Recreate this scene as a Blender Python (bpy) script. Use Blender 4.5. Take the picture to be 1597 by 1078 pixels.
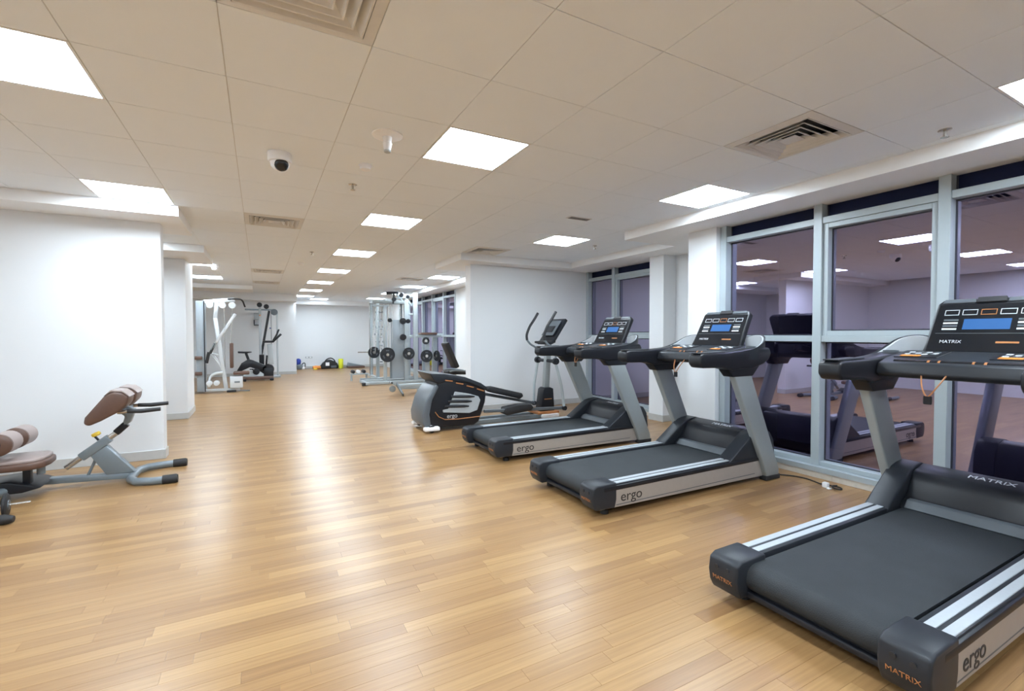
import bpy, bmesh, math, random
from mathutils import Vector, Matrix
random.seed(7)
S = bpy.context.scene
for o in list(bpy.data.objects): bpy.data.objects.remove(o, do_unlink=True)
COL = S.collection
R = math.radians

# ------------------------------------------------------------------ camera, world, exposure
EYE = 1.35
YAW, PITCH, ROLL, FPX = R(28.4), R(-1.4), R(0.1), 728.0
cd = bpy.data.cameras.new('camera'); cam = bpy.data.objects.new('camera', cd); COL.objects.link(cam)
cam.location = (0, 0, EYE)
cam.rotation_euler = (Matrix.Rotation(-YAW, 3, 'Z') @ Matrix.Rotation(R(90) + PITCH, 3, 'X') @ Matrix.Rotation(-ROLL, 3, 'Z')).to_euler()
cd.sensor_fit = 'HORIZONTAL'; cd.sensor_width = 36.0; cd.lens = 36.0 * FPX / 1597.0
cd.clip_start = 0.05; cd.clip_end = 400
S.camera = cam
world = bpy.data.worlds.new('night'); S.world = world; world.use_nodes = True
wn = world.node_tree.nodes; wl = world.node_tree.links
bgn = wn['Background']
wtc = wn.new('ShaderNodeTexCoord'); wsep = wn.new('ShaderNodeSeparateXYZ'); wr = wn.new('ShaderNodeValToRGB')
wl.new(wtc.outputs['Generated'], wsep.inputs[0]); wl.new(wsep.outputs['Z'], wr.inputs[0])
wr.color_ramp.elements[0].color = (0.020, 0.018, 0.034, 1); wr.color_ramp.elements[0].position = 0.0
wr.color_ramp.elements[1].color = (0.006, 0.008, 0.024, 1); wr.color_ramp.elements[1].position = 0.5
wl.new(wr.outputs['Color'], bgn.inputs['Color']); bgn.inputs['Strength'].default_value = 1.0
PANEL_POWER = 40.0
PANEL_COLOR = (0.76, 0.89, 1.0)
vs = S.view_settings
vs.view_transform = 'Standard'; vs.look = 'None'; vs.gamma = 1.0; vs.use_curve_mapping = False
vs.exposure = 0.15
S.display_settings.display_device = 'sRGB'

# ------------------------------------------------------------------ materials
MAT = {}
def mat(name, col, rough=0.5, metal=0.0, var=0.05, scale=25.0, bump=0.0, bscale=None, spec=0.5, coat=0.0, emit=None, estr=0.0):
    if name in MAT: return MAT[name]
    m = bpy.data.materials.new(name); m.use_nodes = True
    nt = m.node_tree; N = nt.nodes; L = nt.links
    b = N['Principled BSDF']
    b.inputs['Roughness'].default_value = rough; b.inputs['Metallic'].default_value = metal
    b.inputs['Specular IOR Level'].default_value = spec; b.inputs['Coat Weight'].default_value = coat
    tc = N.new('ShaderNodeTexCoord'); nz = N.new('ShaderNodeTexNoise'); nz.inputs['Scale'].default_value = scale; nz.inputs['Detail'].default_value = 4
    L.new(tc.outputs['Object'], nz.inputs['Vector'])
    mx = N.new('ShaderNodeMix'); mx.data_type = 'RGBA'
    mx.inputs['A'].default_value = (*[c * (1 - var) for c in col], 1); mx.inputs['B'].default_value = (*[min(1, c * (1 + var)) for c in col], 1)
    L.new(nz.outputs['Fac'], mx.inputs['Factor']); L.new(mx.outputs['Result'], b.inputs['Base Color'])
    if bump:
        n2 = nz
        if bscale:
            n2 = N.new('ShaderNodeTexNoise'); n2.inputs['Scale'].default_value = bscale; n2.inputs['Detail'].default_value = 3
            L.new(tc.outputs['Object'], n2.inputs['Vector'])
        bp = N.new('ShaderNodeBump'); bp.inputs['Strength'].default_value = bump; bp.inputs['Distance'].default_value = 0.003
        L.new(n2.outputs['Fac'], bp.inputs['Height']); L.new(bp.outputs['Normal'], b.inputs['Normal'])
    if emit:
        b.inputs['Emission Color'].default_value = (*emit, 1); b.inputs['Emission Strength'].default_value = estr
    MAT[name] = m
    return m
WALL = mat('white wall paint', (0.77, 0.785, 0.80), 0.6, var=0.01, scale=2, bump=0.05, bscale=180)
SOFF = mat('white soffit paint', (0.88, 0.88, 0.88), 0.6, var=0.01, scale=2)
TILE = mat('ceiling tile', (0.86, 0.91, 0.965), 0.75, var=0.012, scale=6, bump=0.12, bscale=260)
TBAR = mat('ceiling grid bar', (0.66, 0.65, 0.64), 0.5)
FIXT = mat('white plastic', (0.80, 0.80, 0.80), 0.4)
VANE = mat('vent vane enamel', (0.72, 0.71, 0.69), 0.45)
DARK = mat('dark duct', (0.03, 0.03, 0.03), 0.8)
SKIRT = mat('skirting tile', (0.52, 0.52, 0.51), 0.35, var=0.10, scale=12)
KERB = mat('window kerb stone', (0.60, 0.56, 0.50), 0.45, var=0.10, scale=30)
ALU = mat('grey powder coated aluminium', (0.38, 0.435, 0.46), 0.35, 0.0, var=0.03)
ALUD = mat('dark window gasket', (0.035, 0.035, 0.05), 0.5)
STEEL = mat('silver grey painted steel', (0.31, 0.34, 0.345), 0.32, 0.25, var=0.03)
SKIN = mat('champagne metal skirt', (0.43, 0.40, 0.37), 0.34, 0.35, var=0.05)
BLK = mat('black plastic', (0.010, 0.011, 0.015), 0.36, var=0.15, spec=0.38)
CHAR = mat('charcoal plastic', (0.020, 0.023, 0.029), 0.42, var=0.12, bump=0.08, bscale=400, spec=0.35)
RUB = mat('black rubber', (0.016, 0.016, 0.018), 0.6, var=0.2)
BELT = mat('treadmill belt', (0.030, 0.034, 0.038), 0.6, var=0.25, scale=7, bump=0.7, bscale=320, spec=0.28)
STRIP = mat('pale grip strip', (0.42, 0.455, 0.49), 0.4, var=0.06, scale=60, bump=0.15, bscale=300)
GLOSS = mat('glossy console face', (0.012, 0.013, 0.016), 0.16, var=0.1)
LGREY = mat('light grey plastic', (0.42, 0.45, 0.47), 0.28, var=0.05)
MGREY = mat('mid grey plastic', (0.10, 0.115, 0.13), 0.35, var=0.06)
PRINT = mat('pale print', (0.55, 0.57, 0.60), 0.5)
DPRINT = mat('dark print', (0.03, 0.028, 0.028), 0.5)
ORANGE = mat('orange plastic', (0.75, 0.27, 0.05), 0.4)
RUST = mat('copper orange trim', (0.42, 0.17, 0.06), 0.4)
SCREEN = mat('blue lcd', (0.02, 0.05, 0.12), 0.2, emit=(0.05, 0.20, 0.55), estr=0.55)
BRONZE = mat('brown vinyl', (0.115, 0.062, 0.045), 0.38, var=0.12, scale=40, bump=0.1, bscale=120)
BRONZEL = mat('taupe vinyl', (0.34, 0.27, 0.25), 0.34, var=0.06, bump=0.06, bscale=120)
BFRAME = mat('slate grey frame paint', (0.20, 0.235, 0.26), 0.30, 0.2, var=0.05)
CHROME = mat('brushed steel', (0.55, 0.52, 0.48), 0.25, 0.85, var=0.05)
YEL = mat('yellow plastic', (0.80, 0.55, 0.04), 0.4)
LIME = mat('lime yellow foam', (0.70, 0.72, 0.03), 0.6)
BLUE = mat('blue vinyl', (0.03, 0.06, 0.35), 0.4)
PALE = mat('pale silver frame paint', (0.42, 0.47, 0.49), 0.35, 0.1, var=0.04)
SHROUD = mat('grey shroud panel', (0.32, 0.36, 0.39), 0.35, var=0.04)
IRON = mat('black iron plate', (0.020, 0.022, 0.027), 0.38, var=0.2)
LINER = mat('cup liner with painted sheen', (0.46, 0.48, 0.50), 0.2)  # pale tone stands in for light reflected on the glossy inside
PALEW = mat('near white frame paint', (0.66, 0.69, 0.71), 0.35, 0.1, var=0.04)
SPAN = mat('dark navy spandrel glass', (0.010, 0.014, 0.045), 0.2, spec=0.15)
WHITE = mat('white enamel', (0.90, 0.90, 0.91), 0.35)

def diffuser_mat(k=1.0):
    m = bpy.data.materials.new('led diffuser'); m.use_nodes = True
    b = m.node_tree.nodes['Principled BSDF']; b.inputs['Base Color'].default_value = (0.9, 0.9, 0.9, 1)
    b.inputs['Emission Color'].default_value = (*PANEL_COLOR, 1); b.inputs['Emission Strength'].default_value = PANEL_POWER * k
    return m
DIFF = diffuser_mat(); DIFF_DIM = diffuser_mat(0.4)

def glass_mat():
    m = bpy.data.materials.new('tinted window glass'); m.use_nodes = True
    nt = m.node_tree; N = nt.nodes; L = nt.links
    for n in list(N): N.remove(n)
    out = N.new('ShaderNodeOutputMaterial'); mix = N.new('ShaderNodeMixShader')
    tr = N.new('ShaderNodeBsdfTransparent'); tr.inputs['Color'].default_value = (0.45, 0.45, 0.55, 1)
    gl = N.new('ShaderNodeBsdfGlossy'); gl.inputs['Color'].default_value = (0.80, 0.73, 1.0, 1); gl.inputs['Roughness'].default_value = 0.0
    fr = N.new('ShaderNodeFresnel'); fr.inputs['IOR'].default_value = 1.5
    ma = N.new('ShaderNodeMath'); ma.operation = 'MULTIPLY_ADD'; ma.inputs[1].default_value = 1.0; ma.inputs[2].default_value = 0.38
    L.new(fr.outputs[0], ma.inputs[0]); L.new(ma.outputs[0], mix.inputs[0])
    L.new(tr.outputs[0], mix.inputs[1]); L.new(gl.outputs[0], mix.inputs[2]); L.new(mix.outputs[0], out.inputs[0])
    return m
GLASS = glass_mat()

def floor_mat():
    m = bpy.data.materials.new('oak strip laminate'); m.use_nodes = True
    nt = m.node_tree; N = nt.nodes; L = nt.links; b = N['Principled BSDF']
    at = N.new('ShaderNodeAttribute'); at.attribute_name = 'tone'
    ramp = N.new('ShaderNodeValToRGB'); e = ramp.color_ramp.elements
    e[0].position = 0.0; e[0].color = (0.262, 0.142, 0.060, 1)
    e[1].position = 1.0; e[1].color = (0.420, 0.256, 0.110, 1)
    k = e.new(0.35); k.color = (0.326, 0.184, 0.076, 1)
    k = e.new(0.7); k.color = (0.370, 0.218, 0.092, 1)
    L.new(at.outputs['Fac'], ramp.inputs[0])
    geo = N.new('ShaderNodeNewGeometry')
    off = N.new('ShaderNodeVectorMath'); off.operation = 'MULTIPLY_ADD'; off.inputs[1].default_value = (1.8, 70, 1)
    cmb = N.new('ShaderNodeCombineXYZ'); sc = N.new('ShaderNodeMath'); sc.operation = 'MULTIPLY'; sc.inputs[1].default_value = 37.0
    L.new(at.outputs['Fac'], sc.inputs[0]); L.new(sc.outputs[0], cmb.inputs['Z'])
    L.new(geo.outputs['Position'], off.inputs[0]); L.new(cmb.outputs[0], off.inputs[2])
    nz = N.new('ShaderNodeTexNoise'); nz.inputs['Scale'].default_value = 1.0; nz.inputs['Detail'].default_value = 6; nz.inputs['Roughness'].default_value = 0.6
    L.new(off.outputs[0], nz.inputs['Vector'])
    mx = N.new('ShaderNodeMix'); mx.data_type = 'RGBA'; mx.blend_type = 'MULTIPLY'; mx.inputs['Factor'].default_value = 1.0
    r2 = N.new('ShaderNodeValToRGB'); r2.color_ramp.elements[0].position = 0.3; r2.color_ramp.elements[0].color = (0.80, 0.77, 0.74, 1)
    r2.color_ramp.elements[1].position = 0.7; r2.color_ramp.elements[1].color = (1.08, 1.08, 1.08, 1)
    L.new(nz.outputs['Fac'], r2.inputs[0]); L.new(ramp.outputs[0], mx.inputs['A']); L.new(r2.outputs[0], mx.inputs['B'])
    L.new(mx.outputs['Result'], b.inputs['Base Color'])
    b.inputs['Roughness'].default_value = 0.31; b.inputs['Specular IOR Level'].default_value = 0.5
    bp = N.new('ShaderNodeBump'); bp.inputs['Strength'].default_value = 0.05; bp.inputs['Distance'].default_value = 0.002
    L.new(nz.outputs['Fac'], bp.inputs['Height']); L.new(bp.outputs['Normal'], b.inputs['Normal'])
    return m
FLOOR = floor_mat()
SUB = mat('dark joint', (0.25, 0.15, 0.075), 0.7)

# ------------------------------------------------------------------ mesh builder
class MB:
    def __init__(s): s.v = []; s.f = []
    def add(s, v, f):
        k = len(s.v); s.v += [tuple(p) for p in v]; s.f += [tuple(i + k for i in q) for q in f]; return s
    def box(s, lo, hi):
        x0, y0, z0 = lo; x1, y1, z1 = hi
        return s.add([(x0,y0,z0),(x1,y0,z0),(x1,y1,z0),(x0,y1,z0),(x0,y0,z1),(x1,y0,z1),(x1,y1,z1),(x0,y1,z1)],
                     [(0,3,2,1),(4,5,6,7),(0,1,5,4),(1,2,6,5),(2,3,7,6),(3,0,4,7)])
    def bar(s, p0, p1, w, h, up=(0,0,1)):          # rectangular bar between two points, w across, h along up
        p0 = Vector(p0); p1 = Vector(p1); d = (p1 - p0).normalized(); u = Vector(up)
        a = d.cross(u)
        if a.length < 1e-4: a = d.cross(Vector((0,1,0)))
        a.normalize(); u = a.cross(d).normalized()
        V = []
        for p in (p0, p1):
            for sx, sy in ((-1,-1),(1,-1),(1,1),(-1,1)): V.append(p + a * (sx * w / 2) + u * (sy * h / 2))
        return s.add(V, [(0,3,2,1),(4,5,6,7),(0,1,5,4),(1,2,6,5),(2,3,7,6),(3,0,4,7)])
    def prism(s, prof, y0, y1, axis='Y'):           # polygon (u,v) extruded: Y -> (x,z); X -> (y,z); Z -> (x,y)
        def P(a, t): return {'Y': (a[0], t, a[1]), 'X': (t, a[0], a[1]), 'Z': (a[0], a[1], t)}[axis]
        n = len(prof)
        return s.add([P(a, y0) for a in prof] + [P(a, y1) for a in prof],
                     [tuple(range(n)), tuple(range(2*n-1, n-1, -1))] + [(i, i+n, (i+1) % n + n, (i+1) % n) for i in range(n)])
    def tube(s, pts, r, n=10, cap=True):
        pts = [Vector(p) for p in pts]; m = len(pts)
        rr = r if isinstance(r, (list, tuple)) else [r] * m
        t = [(pts[min(i+1, m-1)] - pts[max(i-1, 0)]).normalized() for i in range(m)]
        a = t[0].cross(Vector((0,0,1)))
        if a.length < 1e-3: a = t[0].cross(Vector((0,1,0)))
        a.normalize(); V = []
        for i in range(m):
            a = (a - t[i] * a.dot(t[i])).normalized(); b = t[i].cross(a)
            for k in range(n):
                q = 2 * math.pi * k / n; V.append(pts[i] + (a * math.cos(q) + b * math.sin(q)) * rr[i])
        F = [(i*n+k, i*n+(k+1) % n, (i+1)*n+(k+1) % n, (i+1)*n+k) for i in range(m-1) for k in range(n)]
        if cap: F += [tuple(range(n-1, -1, -1)), tuple((m-1)*n + k for k in range(n))]
        return s.add(V, F)
    def cyl(s, p0, p1, r, n=16): return s.tube([p0, p1], r, n)
    def lathe(s, prof, c=(0,0,0), axis=(0,0,1), n=20):   # prof = [(r, h)]
        ax = Vector(axis).normalized(); a = ax.cross(Vector((0,1,0)))
        if a.length < 1e-3: a = ax.cross(Vector((1,0,0)))
        a.normalize(); b = ax.cross(a); c = Vector(c); V = []
        for r, h in prof:
            for k in range(n):
                q = 2 * math.pi * k / n; V.append(c + ax * h + (a * math.cos(q) + b * math.sin(q)) * max(r, 1e-4))
        m = len(prof)
        return s.add(V, [(i*n+k, i*n+(k+1) % n, (i+1)*n+(k+1) % n, (i+1)*n+k) for i in range(m-1) for k in range(n)] +
                     [tuple(range(n-1, -1, -1)), tuple((m-1)*n+k for k in range(n))])
    def ring(s, cx, cy, o, i, zo, zi, th=0.004):     # square vane ring: outer half size o at height zo, inner i at zi
        V = []
        for h, z in ((o, zo), (i, zi), (i, zi + th), (o, zo + th)):
            V += [(cx-h, cy-h, z), (cx+h, cy-h, z), (cx+h, cy+h, z), (cx-h, cy+h, z)]
        F = []
        for a in range(4):
            b = (a + 1) % 4
            for k in range(4): F.append((a*4+k, a*4+(k+1) % 4, b*4+(k+1) % 4, b*4+k))
        return s.add(V, F)
    def build(s, name, m, parent=None, bevel=0.0, seg=2, angle=35, xf=None):
        me = bpy.data.meshes.new(name); bm = bmesh.new()
        vs_ = [bm.verts.new(p) for p in s.v]
        for f in s.f:
            try: bm.faces.new([vs_[i] for i in f])
            except ValueError: pass
        bmesh.ops.recalc_face_normals(bm, faces=bm.faces)
        if xf is not None: bmesh.ops.transform(bm, matrix=xf, verts=bm.verts)
        if bevel:
            ed = [e for e in bm.edges if len(e.link_faces) == 2 and e.calc_face_angle(0) > R(30)]
            bmesh.ops.bevel(bm, geom=ed, offset=bevel, segments=seg, profile=0.5, affect='EDGES', clamp_overlap=True)
        bm.to_mesh(me); bm.free()
        for p in me.polygons: p.use_smooth = True
        me.set_sharp_from_angle(angle=R(angle))
        me.materials.append(m)
        o = bpy.data.objects.new(name, me); COL.objects.link(o)
        if parent is not None: o.parent = parent
        return o
def tag(o, label=None, cat=None, group=None, kind=None):
    if label: o['label'] = label
    if cat: o['category'] = cat
    if group: o['group'] = group
    if kind: o['kind'] = kind
    return o
def thing(name, label, cat, loc=(0,0,0), rz=0.0, group=None):
    o = bpy.data.objects.new(name, None); COL.objects.link(o); o.empty_display_size = 0.2
    o.location = loc; o.rotation_euler = (0, 0, rz)
    return tag(o, label, cat, group)
def struct(name, mb, m, bevel=0.0, parent=None):
    o = mb.build(name, m, parent, bevel)
    if parent is None: o['kind'] = 'structure'
    return o
def copy_tree(o, parent=None):
    c = o.copy(); COL.objects.link(c); c.parent = parent
    for ch in list(o.children): copy_tree(ch, c)
    return c
def smooth(pts, n=4):                                # Catmull-Rom resample
    P = [Vector(p) for p in pts]; P = [P[0]*2 - P[1]] + P + [P[-1]*2 - P[-2]]; out = []
    for i in range(1, len(P) - 2):
        for k in range(n):
            t = k / n; a, b, c, d = P[i-1], P[i], P[i+1], P[i+2]
            out.append(0.5 * ((2*b) + (c - a)*t + (2*a - 5*b + 4*c - d)*t*t + (3*b - a - 3*c + d)*t**3))
    out.append(P[-2]); return out
def text(body, size, m, parent, M, name='lettering', ext=0.0008):
    c = bpy.data.curves.new('t', 'FONT'); c.body = body; c.size = size; c.extrude = ext; c.align_x = 'CENTER'; c.align_y = 'CENTER'
    t = bpy.data.objects.new('t', c); COL.objects.link(t)
    dg = bpy.context.evaluated_depsgraph_get(); dg.update()
    me = bpy.data.meshes.new_from_object(t.evaluated_get(dg)); bpy.data.objects.remove(t, do_unlink=True); bpy.data.curves.remove(c)
    me.name = name; me.transform(M); me.materials.clear(); me.materials.append(m)
    o = bpy.data.objects.new(name, me); COL.objects.link(o); o.parent = parent
    return o
_f = Vector((math.sin(YAW)*math.cos(PITCH), math.cos(YAW)*math.cos(PITCH), math.sin(PITCH)))
_r = Vector((math.cos(YAW), -math.sin(YAW), 0)); _u = _r.cross(_f)
def seen(p, pad=40):                                 # is a world point inside the photographed view? (only used to pick which pieces become single parts)
    q = Vector(p) - Vector((0, 0, EYE)); d = q.dot(_f)
    if d < 0.15: return False
    u, v = 798.5 + FPX*q.dot(_r)/d, 539 - FPX*q.dot(_u)/d
    return -pad < u < 1597+pad and -pad < v < 1078+pad

# ------------------------------------------------------------------ room shell
CZ = 2.66; SZ = 2.555
X0, X1, Y0, Y1 = -4.5, 4.72, -4.5, 20.0
struct('wall_left', MB().box((X0-0.2, Y0-0.2, 0), (X0, 17.5, CZ+0.2)), WALL)
struct('wall_near', MB().box((X0, Y0-0.2, 0), (4.9, Y0, CZ+0.2)), WALL)
struct('wall_left_pier', MB().box((X0, 6.27, 0), (-0.93, 6.44, CZ)), WALL)
struct('wall_left_column', MB().box((X0, 9.05, 0), (-1.03, 9.95, CZ)), WALL)
struct('wall_far_left', MB().box((X0, 17.5, 0), (1.10, 20.2, CZ+0.2)), WALL)
struct('wall_far', MB().box((1.10, 20.0, 0), (4.9, 20.2, CZ+0.2)), WALL)
struct('wall_right_pier', MB().box((4.55, 3.56, 0), (5.72, 3.95, CZ)), WALL)
struct('wall_right_recess', MB().box((5.68, 3.95, 0), (5.9, 5.47, CZ)), WALL)
struct('wall_right_column', MB().box((5.42, 5.17, 0), (5.68, 5.46, CZ)), WALL)
struct('wall_right_partition', MB().box((3.20, 7.42, 0), (5.9, 7.64, CZ)), WALL)
struct('wall_right_middle', MB().box((4.62, 7.64, 0), (5.0, 11.7, CZ)), WALL)
struct('wall_right_far', MB().box((4.62, 16.6, 0), (5.0, 20.0, CZ)), WALL)
# soffits
struct('trim_1', MB().box((X0, 5.82, SZ), (-0.71, 6.27, CZ)).box((-0.93, 6.27, SZ), (-0.71, 6.90, CZ)).box((X0, 6.44, SZ), (-0.93, 6.90, CZ)), SOFF)
struct('trim_2', MB().box((X0, 8.20, SZ), (-0.70, 9.05, CZ)).box((-1.03, 9.05, SZ), (-0.70, 9.60, CZ)), SOFF)
struct('trim_3', MB().box((X0, 14.30, SZ), (-0.15, 15.40, CZ)), SOFF)
struct('trim_4', MB().box((4.15, Y0, SZ), (4.80, 3.56, CZ)).box((4.15, 3.56, SZ), (4.55, 4.62, CZ)).box((4.55, 3.95, SZ), (5.66, 4.62, CZ)), SOFF)
struct('trim_5', MB().box((5.05, 4.62, SZ), (5.42, 7.05, CZ)).box((5.42, 4.62, SZ), (5.9, 5.17, CZ)).box((5.42, 5.46, SZ), (5.9, 7.05, CZ)), SOFF)
struct('trim_6', MB().box((2.88, 7.05, SZ), (5.9, 7.42, CZ)).box((2.88, 7.42, SZ), (3.20, 8.32, CZ)).box((3.20, 7.64, SZ), (4.62, 8.32, CZ)), SOFF)
struct('trim_7', MB().box((4.15, 8.32, SZ), (4.62, 11.7, CZ)).box((4.15, 11.7, SZ), (4.80, 16.6, CZ)).box((4.15, 16.6, SZ), (4.62, 20.0, CZ)), SOFF)
struct('trim_8', MB().box((1.10, 19.3, 2.50), (4.15, 20.0, CZ)).box((X0, 16.9, 2.45), (1.10, 17.5, CZ)), SOFF)

# floor: sub floor + strips
flo = struct('floor', MB().box((X0, Y0, -0.06), (5.9, 20.0, -0.0025)), SUB)
PW = 0.0745; rows = int((20.0 - Y0) / PW)
strips = []
for r_ in range(rows):
    y = Y0 + r_*PW; x = X0 - random.uniform(0, 0.9)
    while x < 5.9:
        ln = random.choice((0.28, 0.42, 0.55, 0.7, 0.85, 1.0)) * random.uniform(0.9, 1.1)
        a, b = max(x, X0), min(x + ln, 5.9)
        if b - a > 0.02: strips.append((a, b, y, random.betavariate(2.0, 2.0)))
        x += ln
def strip_size(s_):
    a, b, y, t = s_; c = ((a+b)/2, y + PW/2, 0)
    ok = any(seen((p, y + PW/2, 0), 0) for p in (a, (a+b)/2, b))
    d = math.sqrt(c[0]**2 + c[1]**2 + EYE**2)
    return (b-a) * EYE / d**3 if ok else 0
strips.sort(key=strip_size, reverse=True)
def plank_mesh(lst, nm):
    V, F, T = [], [], []
    for a, b, y, t in lst:
        k = len(V); g = 0.0003; e = 0.0006; y1 = y + PW
        V += [(a+g, y+g, -0.0025), (b-g, y+g, -0.0025), (b-g, y1-g, -0.0025), (a+g, y1-g, -0.0025),
              (a+g, y+g, -0.0006), (b-g, y+g, -0.0006), (b-g, y1-g, -0.0006), (a+g, y1-g, -0.0006),
              (a+e, y+e, 0), (b-e, y+e, 0), (b-e, y1-e, 0), (a+e, y1-e, 0)]
        for q in ((8,9,10,11),(0,1,5,4),(1,2,6,5),(2,3,7,6),(3,0,4,7),(4,5,9,8),(5,6,10,9),(6,7,11,10),(7,4,8,11)):
            F.append(tuple(i+k for i in q)); T.append(t)
    me = bpy.data.meshes.new(nm); me.from_pydata(V, [], F); me.materials.append(FLOOR)
    at = me.attributes.new('tone', 'FLOAT', 'FACE'); at.data.foreach_set('value', T)
    o = bpy.data.objects.new(nm, me); COL.objects.link(o); o.parent = flo
    return o
for s_ in strips[:300]: plank_mesh([s_], 'floor_strip')
tag(plank_mesh(strips[300:], 'floor_strips'), kind='stuff')

GX, GY, TS = -0.732, 2.199, 0.6
# ceiling: grid slab + tiles, cells taken by lights and vents left open
cei = struct('ceiling', MB().box((X0, Y0, CZ+0.10), (5.9, 20.0, CZ+0.20)), DARK)
for i in range(-6, 12):
    MB().box((GX+i*TS-.012, Y0, CZ+.004), (GX+i*TS+.012, 20.0, CZ+.014)).build('grid_bar', TBAR, cei)
for j in range(-11, 30):
    MB().box((X0, GY+j*TS-.012, CZ+.004), (5.9, GY+j*TS+.012, CZ+.0135)).build('grid_bar', TBAR, cei)
lights = [(-1,-7),(-1,-3),(-1,1),(-1,5),(-2,9),(-1,13),(-1,17),(-1,21),(-5,1),(-5,-3),(-4,13),  # rows behind the camera are unseen, carried on for illumination
          (3,-7),(3,-3),(3,1),(3,5),(3,9),(3,13),(3,17),(3,21),(3,25),(4,27),(7,25),  # last panel added out of sight behind the racks to brighten the far end
          (7,-7),(7,-3),(7,1),(7,5),(7,13),(7,17),(7,21)]
vents = [(1,-1),(6,-1),(1,6),(1,14),(1,18),(6,7),(6,14)]
def tile_bm(): return MB().add([(-.2975,-.2975,0),(.2975,-.2975,0),(.2975,.2975,0),(-.2975,.2975,0),(-.2982,-.2982,.0035),(.2982,-.2982,.0035),(.2982,.2982,.0035),(-.2982,.2982,.0035),
                               (-.2982,-.2982,.0039),(.2982,-.2982,.0039),(.2982,.2982,.0039),(-.2982,.2982,.0039)],
                              [(3,2,1,0)] + [(k,(k+1)%4,(k+1)%4+4,k+4) for k in range(4)] + [(k+4,(k+1)%4+4,(k+1)%4+8,k+8) for k in range(4)])
cells = []
for i in range(-7, 12):
    for j in range(-12, 30):
        if (i, j) in lights or (i, j) in vents: continue
        cx, cy = GX + (i+.5)*TS, GY + (j+.5)*TS
        if cx - .3 < X0-.3 or cx + .3 > 5.95 or cy + .3 > 20.2 or cy < Y0: continue
        ok = any(seen((cx+a, cy+b, CZ), 0) for a in (-.3, 0, .3) for b in (-.3, 0, .3))
        cells.append((0 if ok else 1, math.hypot(cx, cy), cx, cy))
cells.sort()
t0 = tile_bm().build('ceiling_tile', TILE, cei); t0.location = (cells[0][2], cells[0][3], CZ)
for _, _, cx, cy in cells[1:300]:
    t = t0.copy(); COL.objects.link(t); t.location = (cx, cy, CZ)
rest = MB()
tb = tile_bm()
for _, _, cx, cy in cells[300:]: rest.add([(p[0]+cx, p[1]+cy, p[2]+CZ) for p in tb.v], tb.f)
tag(rest.build('ceiling_tiles', TILE, cei), kind='stuff')

# skirting: thin strip with tiles
def skirting(name, p0, p1, n, hgt=0.10, th=0.014, m=SKIRT):      # n = outward normal (nx,ny)
    p0 = Vector((*p0, 0)); p1 = Vector((*p1, 0)); d = p1 - p0; L_ = d.length; d.normalize(); n = Vector((*n, 0))
    base = MB().bar(p0 + n*th*.3 + Vector((0,0,hgt/2-.002)), p1 + n*th*.3 + Vector((0,0,hgt/2-.002)), th*.6, hgt-.006)
    o = struct(name, base, m); k = max(1, round(L_ / 0.6)); g = 0.0015
    for i in range(k):
        a = p0 + d*(L_*i/k + g); b = p0 + d*(L_*(i+1)/k - g)
        MB().bar(a + n*th/2 + Vector((0,0,hgt/2)), b + n*th/2 + Vector((0,0,hgt/2)), th, hgt).build('skirting_tile', m, o, bevel=0.002, seg=1)
    return o
skirting('baseboard_left_pier', (X0, 6.27), (-0.93, 6.27), (0, -1))
skirting('baseboard_left_pier_end', (-0.93, 6.256), (-0.93, 6.44), (1, 0))
skirting('baseboard_left_column', (-2.6, 9.05), (-1.03, 9.05), (0, -1))
skirting('baseboard_left_column_side', (-1.03, 9.036), (-1.03, 9.95), (1, 0))
skirting('baseboard_far_left', (X0, 17.5), (1.10, 17.5), (0, -1))
skirting('baseboard_far', (1.10, 20.0), (4.62, 20.0), (0, -1))
skirting('baseboard_right_partition', (3.20, 7.42), (5.66, 7.42), (0, -1))
skirting('baseboard_right_partition_end', (3.20, 7.406), (3.20, 7.64), (-1, 0))
skirting('baseboard_right_column', (5.42, 5.17), (5.42, 5.46), (-1, 0))
skirting('baseboard_right_column_side', (5.406, 5.17), (5.68, 5.17), (0, -1))
skirting('baseboard_right_middle', (4.62, 7.64), (4.62, 11.7), (-1, 0))
skirting('baseboard_right_pier', (4.55, 3.56), (4.55, 3.95), (-1, 0))

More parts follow.
